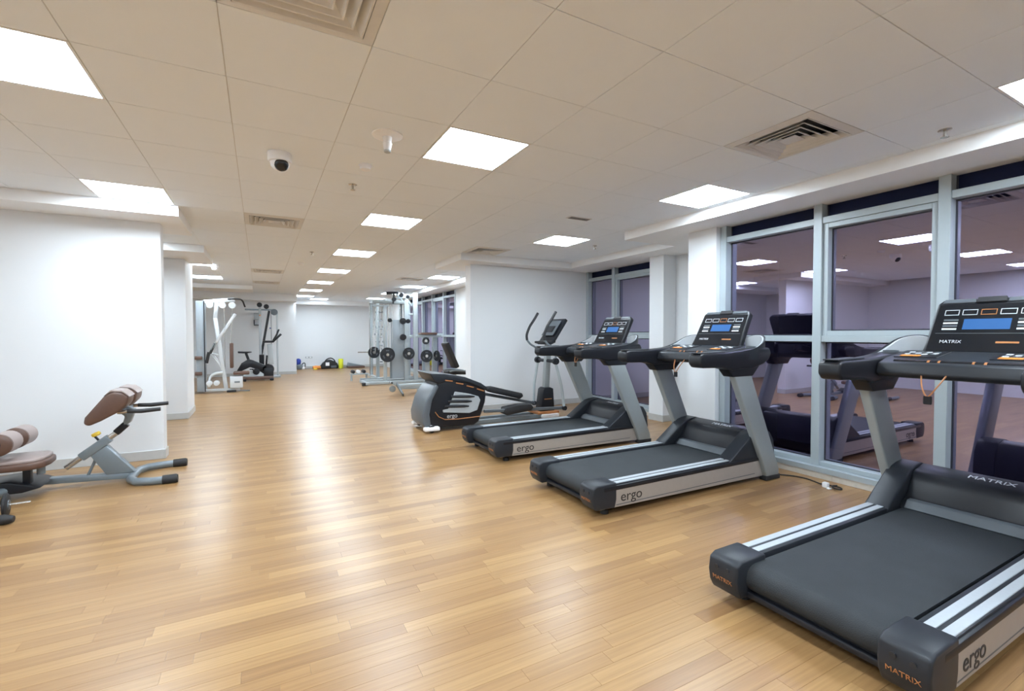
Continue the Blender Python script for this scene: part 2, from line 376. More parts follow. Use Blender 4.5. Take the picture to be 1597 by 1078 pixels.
# ------------------------------------------------------------------ windows
def window(idx, X, ya, yb, casement=False, first=False):
    # one bay between mullion centres ya (near) and yb (far); glass recessed 0.10 behind the faces
    w = tag(MB().bar((X+.03, ya, .082), (X+.03, yb, .082), .18, .046).build(f'window_{idx}', ALU), kind='structure')
    zt = 2.655
    def mull(y, a=.038): MB().box((X-.01, y-a, .105), (X+.10, y+a, zt)).build('mullion', ALU, w, bevel=.003, seg=1)
    mull(yb)
    if first: mull(ya)
    i0, i1 = ya + .038, yb - .038
    MB().box((X+.0, i0, .105), (X+.10, i1, .15)).build('bottom_rail', ALU, w, bevel=.003, seg=1)
    MB().box((X+.0, i0, 1.272), (X+.10, i1, 1.33)).build('transom', ALU, w, bevel=.003, seg=1)
    MB().box((X+.0, i0, 2.372), (X+.10, i1, 2.432)).build('transom', ALU, w, bevel=.003, seg=1)
    for za, zb in ((.15, 1.272), (1.33, 2.372), (2.432, zt)):
        lo = i0; hi = i1; zl = za; zh = zb
        if casement and za > 1 and zb < 2.4:
            f = MB(); t = .045
            f.box((X+.015, lo, zl), (X+.085, lo+t, zh)).box((X+.015, hi-t, zl), (X+.085, hi, zh)).box((X+.015, lo+t, zl), (X+.085, hi-t, zl+t)).box((X+.015, lo+t, zh-t), (X+.085, hi-t, zh))
            f.build('casement_frame', ALU, w, bevel=.003, seg=1)
            lo += t; hi -= t; zl += t; zh -= t
        g = MB(); t = .012
        g.box((X+.08, lo, zl), (X+.096, lo+t, zh)).box((X+.08, hi-t, zl), (X+.096, hi, zh)).box((X+.08, lo+t, zl), (X+.096, hi-t, zl+t)).box((X+.08, lo+t, zh-t), (X+.096, hi-t, zh))
        g.build('gasket', ALUD, w)
        MB().box((X+.084, lo+.004, zl+.004), (X+.092, hi-.004, zh-.004)).build('pane', SPAN if za > 2.4 else GLASS, w)
    return w
NX = 4.62
ym = [3.518, 2.505, 1.585, 0.665, -0.255, -1.175, -2.095, -3.015, -3.935]
for k in range(len(ym)-1): window(k+1, NX, ym[k+1], ym[k], casement=(k % 2 == 1), first=(k == len(ym)-2))
FX = 5.68
fy = [7.38, 6.62, 5.50]
for k in range(2): window(9+k, FX, fy[k+1], fy[k], casement=(k == 1), first=(k == 1))
gy = [16.58, 15.6, 14.62, 13.64, 12.66, 11.74]
for k in range(5): window(11+k, NX, gy[k+1], gy[k], casement=(k in (1, 3)), first=(k == 4))
def kerb(name, X, ya, yb):
    o = struct(name, MB().box((X-.04, ya, 0), (X+.14, yb, .052)), KERB)
    L_ = yb - ya; n = max(1, round(L_/.6))
    for i in range(n): MB().box((X-.055, ya + L_*i/n + .001, .001), (X-.04, ya + L_*(i+1)/n - .001, .092)).build('kerb_tile', KERB, o, bevel=.002, seg=1)
kerb('baseboard_right_near', NX, -4.4, 3.55)
kerb('baseboard_right_bay', FX, 5.47, 7.40)
kerb('baseboard_right_windows_far', NX, 11.7, 16.6)
# window side returns
struct('wall_right_near', MB().box((4.62, Y0, 0), (4.72, -3.98, CZ)), WALL)

# ------------------------------------------------------------------ ceiling fittings
LL = {(-1,-7): 'unseen light panel far behind the camera on the left', (-1,-3): 'unseen light panel just behind the camera on the left', (-1,1): 'large bright light panel cut by the left edge of the photo, nearest the camera',
 (-1,5): 'bright light panel tight against the soffit of the near left pier', (-2,9): 'light panel hidden behind the near left pier', (-1,13): 'light panel behind the left column soffit',
 (-1,17): 'light panel right of the far left column, above the cable machine', (-1,21): 'small distant light panel above the exercise bike', (-5,1): 'light panel in the left alcove beyond the frame', (-5,-3): 'light panel in the left alcove behind the camera', (-4,13): 'light panel in the far left alcove',
 (3,-7): 'unseen light panel far behind the camera over the walkway', (3,-3): 'unseen light panel just behind the camera over the walkway', (3,1): 'nearest and largest light panel of the row over the walkway', (3,5): 'second light panel from the camera in the walkway row',
 (3,9): 'third light panel from the camera in the walkway row', (3,13): 'fourth light panel from the camera in the walkway row', (3,17): 'fifth light panel from the camera in the walkway row', (3,21): 'sixth light panel from the camera in the walkway row', (3,25): 'seventh light panel from the camera in the walkway row',
 (4,27): 'tiny light panel beyond the walkway row, nearest the far wall', (7,25): 'unseen light panel added behind the weight racks to brighten the far wall',
 (7,-7): 'unseen light panel by the windows far behind the camera', (7,-3): 'light panel cut by the right edge of the photo above the near windows', (7,1): 'bright light panel against the soffit above the second treadmill', (7,5): 'light panel above the far treadmill before the white partition',
 (7,13): 'light panel behind the white partition, before the weight racks', (7,17): 'light panel glowing against the far window soffit above the racks', (7,21): 'dim light panel at the far window wall behind the racks'}
for (i, j) in lights:
    cx, cy = GX + (i+.5)*TS, GY + (j+.5)*TS
    t = thing('ceiling_light', '' + LL[(i, j)].replace('square recessed ','') , 'light', (cx, cy, CZ), 0, 'recessed ceiling light panels')
    f = MB(); a, b = .298, .284
    f.box((-a,-a,-.001), (a,-b,.0038)).box((-a,b,-.001), (a,a,.0038)).box((-a,-b,-.001), (-b,b,.0038)).box((b,-b,-.001), (a,b,.0038))
    f.build('panel_frame', FIXT, t)
    MB().box((-b,-b,.001), (b,b,.0036)).build('diffuser', DIFF_DIM if (i, j) in ((4,27), (7,25)) else DIFF, t)
VL = {(1,-1): 'large square four way air vent at the top edge of the photo', (6,-1): 'air vent with dark openings above the near windows', (1,6): 'air vent in the left walkway ceiling beyond the dome camera', (1,14): 'first of the two small distant vents in the left walkway ceiling',
      (1,18): 'farther of the two small distant vents in the left walkway ceiling', (6,7): 'air vent in front of the white partition soffit', (6,14): 'distant air vent above the weight racks'}
for (i, j) in vents:
    cx, cy = GX + (i+.5)*TS, GY + (j+.5)*TS
    t = thing('ceiling_vent', VL[(i, j)], 'vent', (cx, cy, CZ), 0, 'square ceiling vents')
    d = MB().box((-.285,-.285,.075), (.285,.285,.080))
    d.box((-.285,-.285,.0145), (-.281,.285,.075)).box((.281,-.285,.0145), (.285,.285,.075)).box((-.281,-.285,.0145), (.281,-.281,.075)).box((-.281,.281,.0145), (.281,.285,.075))
    d.build('duct', DARK, t)
    MB().ring(0, 0, .297, .250, -.001, -.012, .004).build('vent_frame', VANE, t)
    for o_ in (.240, .194, .148, .102):
        MB().ring(0, 0, o_, o_-.036, -.013, .024, .002).ring(0, 0, o_+.007, o_, -.0135, -.013, .002).build('vane', VANE, t)
    MB().box((-.058,-.058,-.008), (.058,.058,-.004)).build('center_plate', VANE, t)

def sprinkler(x, y, label):
    t = thing('sprinkler_head', label, 'sprinkler', (x, y, CZ), 0, 'fire sprinkler heads')
    MB().lathe([(.036,0),(.036,-.004),(.014,-.008)], n=16).build('escutcheon', CHROME, t)
    MB().cyl((0,0,-.006), (0,0,-.04), .009, 10).build('body', CHROME, t)
    MB().lathe([(.003,-.038),(.022,-.046),(.022,-.049),(.003,-.049)], n=12).build('deflector', CHROME, t)
sprinkler(.734, 4.28, 'small dark fire sprinkler beyond the smoke detector over the walkway')
sprinkler(3.90, 1.346, 'fire sprinkler between the near vent and the window soffit')
sprinkler(4.40, 5.55, 'fire sprinkler right of the light panel above the far treadmill')
sprinkler(.75, 8.06, 'fire sprinkler just left of the third walkway light panel')
t = thing('dome_camera', 'white dome security camera with dark lens on the left walkway ceiling', 'camera', (.146, 3.80, CZ))
MB().lathe([(.078,0),(.080,-.05),(.076,-.062),(.066,-.068)], n=28).build('housing', WHITE, t)
MB().lathe([(.066,-.066),(.060,-.092),(.042,-.114),(.018,-.124),(0,-.125)], n=28).build('dome', WHITE, t)
MB().lathe([(.048,0),(.046,.012),(.034,.026),(.012,.032),(0,.032)], c=(.008,-.032,-.088), axis=(.05,-.8,-.6), n=20).build('lens', GLOSS, t)
t = thing('dome_camera', 'tiny distant white dome camera near the left column soffit', 'camera', (-.71, 10.34, CZ))
MB().lathe([(.075,0),(.075,-.05),(.066,-.06)], n=16).build('housing', WHITE, t)
MB().lathe([(.064,-.058),(.05,-.1),(.02,-.118),(0,-.12)], n=16).build('dome', WHITE, t)
t = thing('pendant_detector', 'white round plate with a hanging sensor left of the nearest walkway light', 'detector', (.756, 3.117, CZ))
MB().lathe([(.098,0),(.098,-.006),(.088,-.011),(.030,-.014)], n=32).build('ceiling_plate', WHITE, t)
MB().lathe([(.030,-.012),(.026,-.05),(.030,-.055),(.024,-.09),(.010,-.105)], n=18).build('sensor_body', WHITE, t)
MB().lathe([(.020,-.10),(.024,-.108),(.02,-.114),(0,-.115)], n=14).build('sensor_tip', LGREY, t)
t = thing('smoke_detector', 'small white smoke detector between dome camera and nearest walkway light', 'detector', (.739, 3.749, CZ))
MB().lathe([(.05,0),(.052,-.014),(.05,-.018)], n=24).build('base', WHITE, t)
MB().lathe([(.044,-.017),(.040,-.034),(.028,-.040),(0,-.041)], n=24).build('chamber', WHITE, t)
t = thing('slot_grille', 'short slotted linear grille in the ceiling above the far treadmill', 'vent', (3.20, 4.32, CZ))
MB().box((-.15,-.05,-.006), (.15,.05,.0)).build('frame', VANE, t, bevel=.002, seg=1)
for k in range(3): MB().box((-.13,-.035+k*.026,-.008), (.13,-.022+k*.026,-.006)).build('slot', DARK, t)
t = thing('smoke_detector', 'tiny distant smoke detector left of the fourth walkway light', 'detector', (.687, 9.38, CZ))
MB().lathe([(.05,0),(.052,-.014),(.05,-.018)], n=16).build('base', WHITE, t)
MB().lathe([(.044,-.017),(.040,-.034),(.028,-.040),(0,-.041)], n=16).build('chamber', WHITE, t)

# ------------------------------------------------------------------ treadmill (x forward, rear end at x = 0)
def make_treadmill():
    t = thing('treadmill', '', 'treadmill')
    MB().box((.10,-.40,.085), (1.80,.40,.165)).build('deck', BLK, t, bevel=.006, seg=1)
    # belt: closed loop round the rear roller
    top = []; r, cz = .066, .152; cx = .135
    prof = [(1.78, cz + r)] + [(cx - r*math.sin(a), cz + r*math.cos(a)) for a in [math.pi*k/10 for k in range(11)]] + [(1.78, cz - r)]
    MB().prism(prof, -.295, .295).build('belt', BELT, t, angle=25)
    for s in (-1, 1):
        y0, y1 = (.315, .438) if s > 0 else (-.438, -.315)
        MB().prism([(.21,.12),(1.72,.12),(1.72,.232),(.21,.232)], y0, y1).build('side_rail', CHAR, t, bevel=.008)
        for a, b in ((.338,.376), (.393,.431)):
            ya, yb = (a, b) if s > 0 else (-b, -a)
            MB().box((.235, ya, .230), (1.68, yb, .2355)).build('grip_strip', STRIP, t, bevel=.0015, seg=1)
        # rear cap
        ya, yb = (.288, .450) if s > 0 else (-.450, -.288)
        c = MB().prism([(.03,.06),(.21,.055),(.225,.12),(.225,.245),(.04,.243),(.005,.225),(-.005,.16),(.005,.105)], ya, yb).build('rear_cap', CHAR, t, bevel=.012, seg=3)
        for q in (-.03, .03):
            ym_ = (ya+yb)/2 + q
            MB().cyl((.004, ym_, .188), (-.006, ym_, .188), .011, 12).build('bolt_hole', RUB, c)
        text('MATRIX', .030, MAT['copper orange trim'], c, Matrix.Translation((-.0022, (ya+yb)/2, .133)) @ Matrix.Rotation(R(-90), 4, 'Z') @ Matrix.Rotation(R(100.3), 4, 'X'))
        # skirt
        ys = s*.447
        sk = MB().prism([(.06,.060),(1.97,.040),(2.02,.190),(.06,.190)], min(ys-s*.012, ys), max(ys-s*.012, ys)).build('side_skirt', SKIN, t, bevel=.003, seg=1)
        MB().prism([(.10,.186),(1.95,.186),(1.95,.222),(.10,.222)], min(s*.415, s*.452), max(s*.415, s*.452)).build('rail_lip', BLK, t, bevel=.008)
        rot = Matrix.Rotation(R(90), 4, 'X') if s < 0 else Matrix.Rotation(R(180), 4, 'Z') @ Matrix.Rotation(R(90), 4, 'X')
        text('ergo', .105, DPRINT, sk, Matrix.Translation((.37, ys + s*.0012, .128)) @ rot @ Matrix.Scale(1.12, 4, (1,0,0)))
        MB().box((.22, ys - s*.001 if s > 0 else ys - .001, .074), (1.85, ys + .001 if s > 0 else ys + .001, .080)).build('skirt_groove', MGREY, sk)
        # shoulder of the motor cover
        ya, yb = (.312, .446) if s > 0 else (-.446, -.312)
        MB().prism([(1.50,.222),(1.56,.262),(1.74,.385),(1.82,.440),(1.88,.456),(1.98,.466),(2.07,.442),(2.13,.36),(2.15,.20),(2.14,.07),(1.62,.07),(1.50,.12)], ya, yb).build('cover_shoulder', CHAR, t, bevel=.012, seg=3)
        # upright: slanted box with foot
        ya, yb = (.425, .487) if s > 0 else (-.487, -.425)
        MB().prism([(1.965,.04),(2.155,.03),(2.15,.10),(1.735,.985),(1.50,.985),(1.93,.14)], ya, yb).build('upright', STEEL, t, bevel=.012, seg=3)
        MB().box((1.955, ya-.004, 0), (2.165, yb+.004, .045)).build('front_foot', RUB, t, bevel=.008)
        MB().lathe([(.032,0),(.030,.03),(.016,.034),(.016,.09)], c=(.17, s*.37, 0), n=14).build('rear_foot', RUB, t)
        # arm
        ya, yb = (.375, .505) if s > 0 else (-.505, -.375)
        MB().prism([(1.055,1.17),(1.050,1.10),(1.085,1.066),(1.33,1.062),(1.46,1.03),(1.55,1.04),(1.72,1.04),(1.88,1.075),(1.965,1.12),(1.99,1.18),(1.96,1.225),(1.80,1.225),(1.62,1.205),(1.40,1.19),(1.10,1.185)], ya, yb).build('arm', BLK, t, bevel=.018, seg=3)
        MB().prism([(1.40,1.055),(1.48,.975),(1.745,.975),(1.85,1.075),(1.70,1.11),(1.45,1.11)], ya+.012, yb-.012).build('arm_collar', BLK, t, bevel=.010, seg=2)
        MB().prism([(1.07,1.184),(1.38,1.190),(1.38,1.197),(1.07,1.192)], ya+.02, yb-.02).build('grip_pad', CHAR, t, bevel=.003, seg=1)
        # cup holder wing: curved back wall, inside coloured pale for reflected light
        path = [(1.60,.502,1.200),(1.70,.506,1.212),(1.80,.505,1.236),(1.89,.494,1.272),(1.96,.462,1.315),(2.005,.405,1.338),(2.01,.33,1.340),(1.995,.25,1.32)]
        path = [tuple(p) for p in smooth(path, 3)]
        for nm, m_, off, zb in (('cup_wing', CHAR, 0.0, 1.12), ('cup_liner', LINER, .014, 1.20)):
            w_ = MB(); P = []
            for i, (x, y, z) in enumerate(path):
                a = Vector(path[max(i-1,0)][:2]); b = Vector(path[min(i+1,len(path)-1)][:2]); d = (b-a).normalized(); n_ = Vector((d.y, -d.x))
                # inward normal points to the console centre
                if n_.dot(Vector((1.75,.3)) - Vector((x,y))) < 0: n_ = -n_
                P.append((x + n_.x*off, y + n_.y*off, x + n_.x*(off+.013), y + n_.y*(off+.013), z - off*.4))
            V = []
            for (xa, ya_, xb, yb_, z) in P: V += [(xa, s*ya_, zb), (xa, s*ya_, z), (xb, s*yb_, z-.003), (xb, s*yb_, zb)]
            n = len(P)
            F = [(4*i+k, 4*i+(k+1) % 4, 4*i+4+(k+1) % 4, 4*i+4+k) for i in range(n-1) for k in range(4)] + [(0,1,2,3), (4*n-1,4*n-2,4*n-3,4*n-4)]
            w_.add(V, F).build(nm, m_, t, angle=50)
        MB().lathe([(.044,1.20),(.044,1.236),(.037,1.236),(.035,1.215),(0,1.213)], c=(1.80, s*.43, 0), n=20).build('cup_ring', MGREY, t)
    MB().box((.075,-.30,.062), (.125,.30,.092)).build('rear_bar', BLK, t, bevel=.008)
    # motor cover (between the shoulders)
    mc = MB().prism([(1.66,.224),(1.70,.262),(1.735,.270),(1.80,.37),(1.83,.42),(1.86,.437),(1.98,.463),(2.07,.44),(2.13,.36),(2.15,.20),(2.14,.07),(1.70,.08)], -.314, .314).build('motor_cover', BLK, t, bevel=.012, seg=3)
    MB().prism([(1.655,.224),(1.69,.262),(1.695,.268),(1.735,.274),(1.735,.262),(1.67,.216)], -.285, .285).build('belt_guard', MGREY, t, bevel=.002, seg=1)
    text('MATRIX', .060, PRINT, mc, Matrix.Translation((1.915, -.05, .4495)) @ Matrix.Rotation(R(-90), 4, 'Z') @ Matrix.Rotation(R(12.2), 4, 'X'))
    # console tray between the arms
    tray = MB()
    tray.prism([(1.46,1.10),(1.50,1.075),(1.90,1.075),(1.96,1.12),(1.955,1.235),(1.86,1.236),(1.58,1.195),(1.48,1.165)], -.372, .372).build('console_tray', CHAR, t, bevel=.012, seg=3)
    M0 = Matrix.Translation((0,0,0))
    ang = math.atan2(.041, .28)
    for s in (-1, 1):
        k = MB().box((-.11,-.11,-.002), (.11,.11,.004)).build('keypad', BLK, t, bevel=.004, seg=1, xf=Matrix.Translation((1.71, s*.225, 1.2155)) @ Matrix.Rotation(-ang, 4, 'Y'))
        for a in range(3):
            for b in range(4):
                MB().box((-.012,-.014,0), (.012,.014,.005)).build('key', PRINT if (a+b) % 2 else MGREY, k, bevel=.002, seg=1, xf=Matrix.Translation((1.71, s*.225, 1.2195)) @ Matrix.Rotation(-ang, 4, 'Y') @ Matrix.Translation((-.03+a*.036, -.066+b*.044, 0)))
        MB().box((-.018,-.05,0), (.018,.05,.006)).build('speed_key', ORANGE, k, bevel=.003, seg=1, xf=Matrix.Translation((1.71, s*.225, 1.2195)) @ Matrix.Rotation(-ang, 4, 'Y') @ Matrix.Translation((-.082, .03, 0)))
    MB().cyl((1.535,-.30,1.165), (1.535,.30,1.165), .022, 16).build('grip_bar', GLOSS, t)
    for s in (-1, 1):
        for q in (.07, .12): MB().cyl((1.535, s*q, 1.165), (1.535, s*(q+.012), 1.165), .0235, 16).build('sensor_ring', RUST, t)
    MB().tube(smooth([(1.47,.02,1.11),(1.43,.05,1.04),(1.42,.09,.98),(1.43,.12,1.03),(1.47,.14,1.10)], 4), .004, 6).build('safety_cord', RUST, t)
    MB().box((1.415,.07,.935), (1.43,.11,.985)).build('safety_clip', BLK, t, bevel=.004, seg=1)
    # display head: built flat (u across, v up, w towards user) and leaned back
    D = Matrix.Translation((1.845, 0, 1.225)) @ Matrix.Rotation(R(28), 4, 'Y') @ Matrix.Rotation(R(90), 4, 'Y') @ Matrix.Rotation(R(90), 4, 'Z')
    # local: x across, y up, z out of the face -> world x forward, face looks to -x
    D = Matrix.Translation((1.845, 0, 1.225)) @ Matrix.Rotation(R(-62), 4, 'Y') @ Matrix(((0,1,0,0),(1,0,0,0),(0,0,-1,0),(0,0,0,1))) 
    D = Matrix.Translation((1.850, 0, 1.220)) @ Matrix(((0, math.sin(R(29)), -math.cos(R(29)), 0), (-1, 0, 0, 0), (0, math.cos(R(29)), math.sin(R(29)), 0), (0,0,0,1)))
    H = .405
    hd = MB().prism([(-.285,0),(.285,0),(.275,.08),(.262,H-.03),(.235,H),(-.235,H),(-.262,H-.03),(-.275,.08)], -.055, 0, 'Z').build('display_head', BLK, t, bevel=.012, seg=3, xf=D)
    MB().prism([(-.262,.018),(.262,.018),(.246,H-.045),(-.246,H-.045)], 0, .003, 'Z').build('face_panel', GLOSS, hd, xf=D)
    for s in (-1, 1):
        MB().prism([(s*.075,H-.034),(s*.238,H-.034),(s*.228,H-.003),(s*.075,H-.003)], -.045, .006, 'Z').build('top_trim', MGREY, hd, bevel=.004, seg=1, xf=D)
    MB().prism([(-.072,H-.034),(.072,H-.034),(.066,H+.006),(-.066,H+.006)], -.05, .010, 'Z').build('fan_vent', RUB, hd, bevel=.004, seg=1, xf=D)
    MB().box((-.108,.175,.003), (.108,.250,.0048)).build('screen', SCREEN, hd, xf=D)
    for k in range(5):
        x = -.176 + k*.088
        f_ = MB(); a, b = .036, .020
        yc = .300
        f_.box((x-a, yc-b, .003), (x+a, yc-b+.004, .0052)).box((x-a, yc+b-.004, .003), (x+a, yc+b, .0052)).box((x-a, yc-b, .003), (x-a+.003, yc+b, .0052)).box((x+a-.003, yc-b, .003), (x+a, yc+b, .0052))
        f_.build('window_outline', RUST if k == 2 else PRINT, hd, xf=D)
    for s in (-1, 1):
        for k in range(4): MB().box((s*.172-.036, .172+k*.022, .003), (s*.172+.036, .184+k*.022, .005)).build('side_key', MGREY if k % 2 else PRINT, hd, xf=D)
    MB().box((-.235,.145,.003), (.235,.148,.0046)).build('face_line', MGREY, hd, xf=D)
    text('MATRIX', .030, PRINT, hd, D @ Matrix.Translation((-.15,.085,.0045)) @ Matrix.Rotation(R(0), 4, 'Y'))
    MB().box((.06,.078,.003), (.16,.090,.0046)).build('printed_line', RUST, hd, xf=D)
    MB().bar((1.92,-.10,1.17), (2.12,-.10,1.20), .09, .06).build('rear_bracket', BLK, t, bevel=.006, seg=1)
    MB().bar((1.88,0,1.20), (1.98,0,1.36), .30, .05, up=(1,0,0)).build('head_support', BLK, t, bevel=.008)
    return t
tm = make_treadmill()
TM = [(2.00, 1.145, 'near dark treadmill cut by the right edge, its belt end closest to the camera'),
      (2.10, 3.110, 'middle one of the three dark treadmills, with its whole silver skirt in view'),
      (2.13, 4.770, 'farthest of the three dark treadmills, beside the elliptical trainer')]
for k, (x, y, lab) in enumerate(TM):
    o = tm if k == 0 else copy_tree(tm)
    o.location = (x, y, 0); tag(o, lab, 'treadmill', 'treadmills facing the windows')

# ------------------------------------------------------------------ elliptical trainer (x to the right, origin under rear drum)
E = thing('elliptical_trainer', 'black and silver elliptical trainer standing before the white partition', 'elliptical', (2.0, 6.40, 0))
def ex(p): return [(a-2.0, b) for a, b in p]
MB().prism(ex([(2.00,.06),(1.955,.12),(1.95,.25),(2.02,.47),(2.12,.63),(2.16,.72),(2.55,.70),(2.87,.56),(2.885,.46),(2.87,.36),(2.77,.09),(2.70,.05)]), -.27, .27).build('drive_housing', BLK, E, bevel=.02, seg=3)
rc = [(1.985,.06),(1.935,.12),(1.925,.25),(1.985,.46),(2.10,.64),(2.135,.66),(2.165,.62),(2.07,.45),(2.03,.25),(2.055,.06)]
MB().prism(ex(rc), -.285, .285).build('rear_cover', MGREY, E, bevel=.02, seg=3)
MB().prism(ex([(2.03,.815),(2.10,.70),(2.16,.665),(2.30,.70),(2.60,.66),(2.89,.535),(2.90,.575),(2.80,.645),(2.55,.745),(2.25,.80)]), -.292, .292).build('top_shroud', CHAR, E, bevel=.014, seg=3)
for s in (-1, 1):
    hs = MB().prism(ex([(2.40,.545),(2.62,.50),(2.76,.455),(2.79,.40),(2.74,.26),(2.62,.225),(2.225,.265),(2.22,.30),(2.30,.31)]), min(s*.268, s*.280), max(s*.268, s*.280)).build('vent_panel', LGREY, E, bevel=.004, seg=1)
    for k in range(3):
        z = .335 + k*.066; x = 2.29 + k*.045
        MB().tube([(x-2.04, s*.276, z+.012), (x+.10-2.0, s*.279, z+.006), (x+.24-2.0, s*.279, z-.004), (x+.32-2.0, s*.277, z-.010)], [.018,.021,.020,.010], 10).build('vent_slot', BLK, hs)
    for k in range(4): MB().bar((.25+k*.16, s*.294, .712-k*.042-(k*k)*.002), (.36+k*.16, s*.294, .695-k*.046-(k*k)*.003), .004, .016).build('stripe', RUST, E)
    MB().tube([(x_-2.0, s*.275, z_) for x_, z_ in smooth([(2.11,.27,0),(2.17,.21,0),(2.25,.165,0),(2.45,.155,0),(2.78,.165,0)], 3) for _ in (0,)] if False else [(2.11-2,s*.276,.28),(2.16-2,s*.276,.21),(2.25-2,s*.276,.165),(2.45-2,s*.276,.155),(2.79-2,s*.276,.165)], .006, 6).build('trim_line', RUST, E)
    rot = Matrix.Rotation(R(90), 4, 'X') if s < 0 else Matrix.Rotation(R(180), 4, 'Z') @ Matrix.Rotation(R(90), 4, 'X')
    text('ergo', .085, PRINT, E, Matrix.Translation((.36, s*.271, .205)) @ rot)
MB().tube([(.05,-.30,.07),(.05,.26,.07)], .035, 12).build('rear_stabilizer', WHITE, E)
for s in (-.30, .26):
    MB().lathe([(.045,-.02),(.05,0),(.045,.03)], c=(.05, s, .055), axis=(0,1,0), n=14).build('stabilizer_foot', RUB, E)
    MB().box((-.06, s-.05, .03), (.16, s+.05, .085)).build('foot_cover', WHITE, E, bevel=.02)
for y in (-.12, .12): MB().box((.70, y-.03, .02), (2.20, y+.03, .085)).build('base_rail', BFRAME, E, bevel=.006, seg=1)
MB().box((1.84,-.16,.08), (2.24,.16,.115)).build('rail_trim', RUST, E, bevel=.004, seg=1)
MB().box((1.90,-.20,.02), (2.22,.20,.078)).build('front_plate', WHITE, E, bevel=.02)
MB().prism([(1.93,.09),(2.20,.09),(2.175,.47),(2.12,.49),(2.02,.49),(1.985,.46)], -.09, .09).build('mast_base', BLK, E, bevel=.015)
MB().box((2.0,-.092,.30), (2.14,-.088,.312)).build('mast_stripe', RUST, E)
MB().bar((2.08,0,.46), (2.13,0,1.22), .085, .10, up=(1,0,0)).build('mast', STEEL, E, bevel=.02)
MB().cyl((2.095,-.31,.92), (2.095,.31,.92), .028, 14).build('pivot_axle', BLK, E)
for s, nm in ((-1, 'near'), (1, 'far')):
    y = s*.27
    hb = [(2.10,y,1.70),(2.02,y,1.58),(1.94,y,1.47),(1.885,y,1.34),(1.89,y,1.25),(1.96,y,1.18),(2.06,y,1.12),(2.095,y,1.02),(2.095,y,.93)]
    MB().tube(smooth(hb[:5], 4), .021, 10).build('handle_grip', RUB, E)
    MB().tube(smooth(hb[4:], 4), .017, 10).build('handle_arm', BFRAME, E)
    MB().lathe([(.05,-.03),(.055,0),(.05,.03)], c=(2.095, y, .92), axis=(0,1,0), n=18).build('pivot_boss', BLK, E)
    lo = (2.02, y, .20) if s > 0 else (2.26, y, .17)
    MB().tube([(2.095, y, .89), ((2.095+lo[0])/2 + (.03 if s < 0 else -.03), y, .52), lo], .022, 10).build('swing_link', PALE, E)
    MB().lathe([(.035,-.03),(.04,0),(.035,.03)], c=lo, axis=(0,1,0), n=14).build('link_joint', BLK, E)
    pa = (.88, y*.75, .46 if s > 0 else .22)
    MB().bar(pa, (lo[0], y*.9, lo[2]), .035, .045).build('pedal_arm', MGREY, E, bevel=.006, seg=1)
    if s > 0: q = [(1.10,.53),(1.20,.53),(1.70,.40),(1.72,.35),(1.66,.31),(1.16,.44),(1.09,.48)]
    else: q = [(1.22,.25),(1.45,.275),(1.66,.275),(1.70,.22),(1.66,.175),(1.24,.135),(1.19,.17)]
    pd = MB().prism(q, y*.65-.085, y*.65+.085).build('pedal', RUB, E, bevel=.014)
MB().bar((2.04,0,1.20), (2.14,0,1.24), .40, .05).build('console_mount', BLK, E, bevel=.01)
cs = MB().bar((2.10,0,1.22), (2.36,0,1.585), .40, .055, up=(1,0,-.7)).build('console', BLK, E, bevel=.012)
MB().bar((2.125,0,1.31), (2.295,0,1.548), .34, .004, up=(1,0,-.7)).build('console_face', MGREY, cs, xf=Matrix.Translation((-.018,0,.018)))
MB().bar((2.16,0,1.36), (2.23,0,1.458), .20, .004, up=(1,0,-.7)).build('screen', GLOSS, cs, xf=Matrix.Translation((-.022,0,.021)))
MB().tube([(2.08,-.16,1.20),(2.00,-.17,1.215),(1.95,-.10,1.22),(1.95,.10,1.22),(2.00,.17,1.215),(2.08,.16,1.20)], .018, 10).build('fixed_grip', RUB, E)

# ------------------------------------------------------------------ back extension bench (left, origin under front foot)
B = thing('back_extension_bench', 'slate grey back extension bench with brown pads beside the near left pier', 'bench', (-0.70, 5.51, 0))
def bx_(x, y, z): return (x + .70, y - 5.51, z)
MB().tube([bx_(-.72,5.20,.035), bx_(-.86,5.20,.035), bx_(-.99,5.24,.038), bx_(-1.045,5.34,.04), bx_(-1.05,5.50,.042), bx_(-1.045,5.66,.04), bx_(-.99,5.77,.038), bx_(-.86,5.82,.035), bx_(-.74,5.82,.035)], .034, 12).build('front_foot', BFRAME, B)
for y in (5.20, 5.82): MB().tube([bx_(-.79,y,.035), bx_(-.69,y,.035), bx_(-.675,y,.035)], [.040,.042,.034], 14).build('foot_cap', RUB, B)
MB().bar(bx_(-1.04,5.50,.045), bx_(-2.05,5.50,.095), .085, .055).build('base_beam', BFRAME, B, bevel=.01)
MB().prism([(a+.70, b) for a, b in ((-1.36,.28),(-1.235,.345),(-1.03,.075),(-1.24,.075))], -.06, .03).build('support_plate', BFRAME, B, bevel=.012)
MB().bar(bx_(-1.38,5.50,.075), bx_(-1.31,5.50,.25), .03, .02).build('brace', BFRAME, B, bevel=.004, seg=1)
MB().bar(bx_(-1.415,5.48,.255), bx_(-1.215,5.48,.41), .085, .075).build('sleeve', BFRAME, B, bevel=.012)
MB().tube([bx_(-1.52,5.48,.175), bx_(-1.14,5.48,.47)], .024, 12).build('sliding_post', CHROME, B)
MB().bar(bx_(-1.17,5.48,.45), bx_(-1.09,5.48,.53), .06, .06).build('post_collar', BLK, B, bevel=.01)
MB().prism([(a+.70, b) for a, b in ((-1.13,.49),(-1.06,.54),(-1.02,.66),(-1.10,.70),(-1.17,.66),(-1.10,.60))], -.06, .02).build('head_bracket', BFRAME, B, bevel=.012)
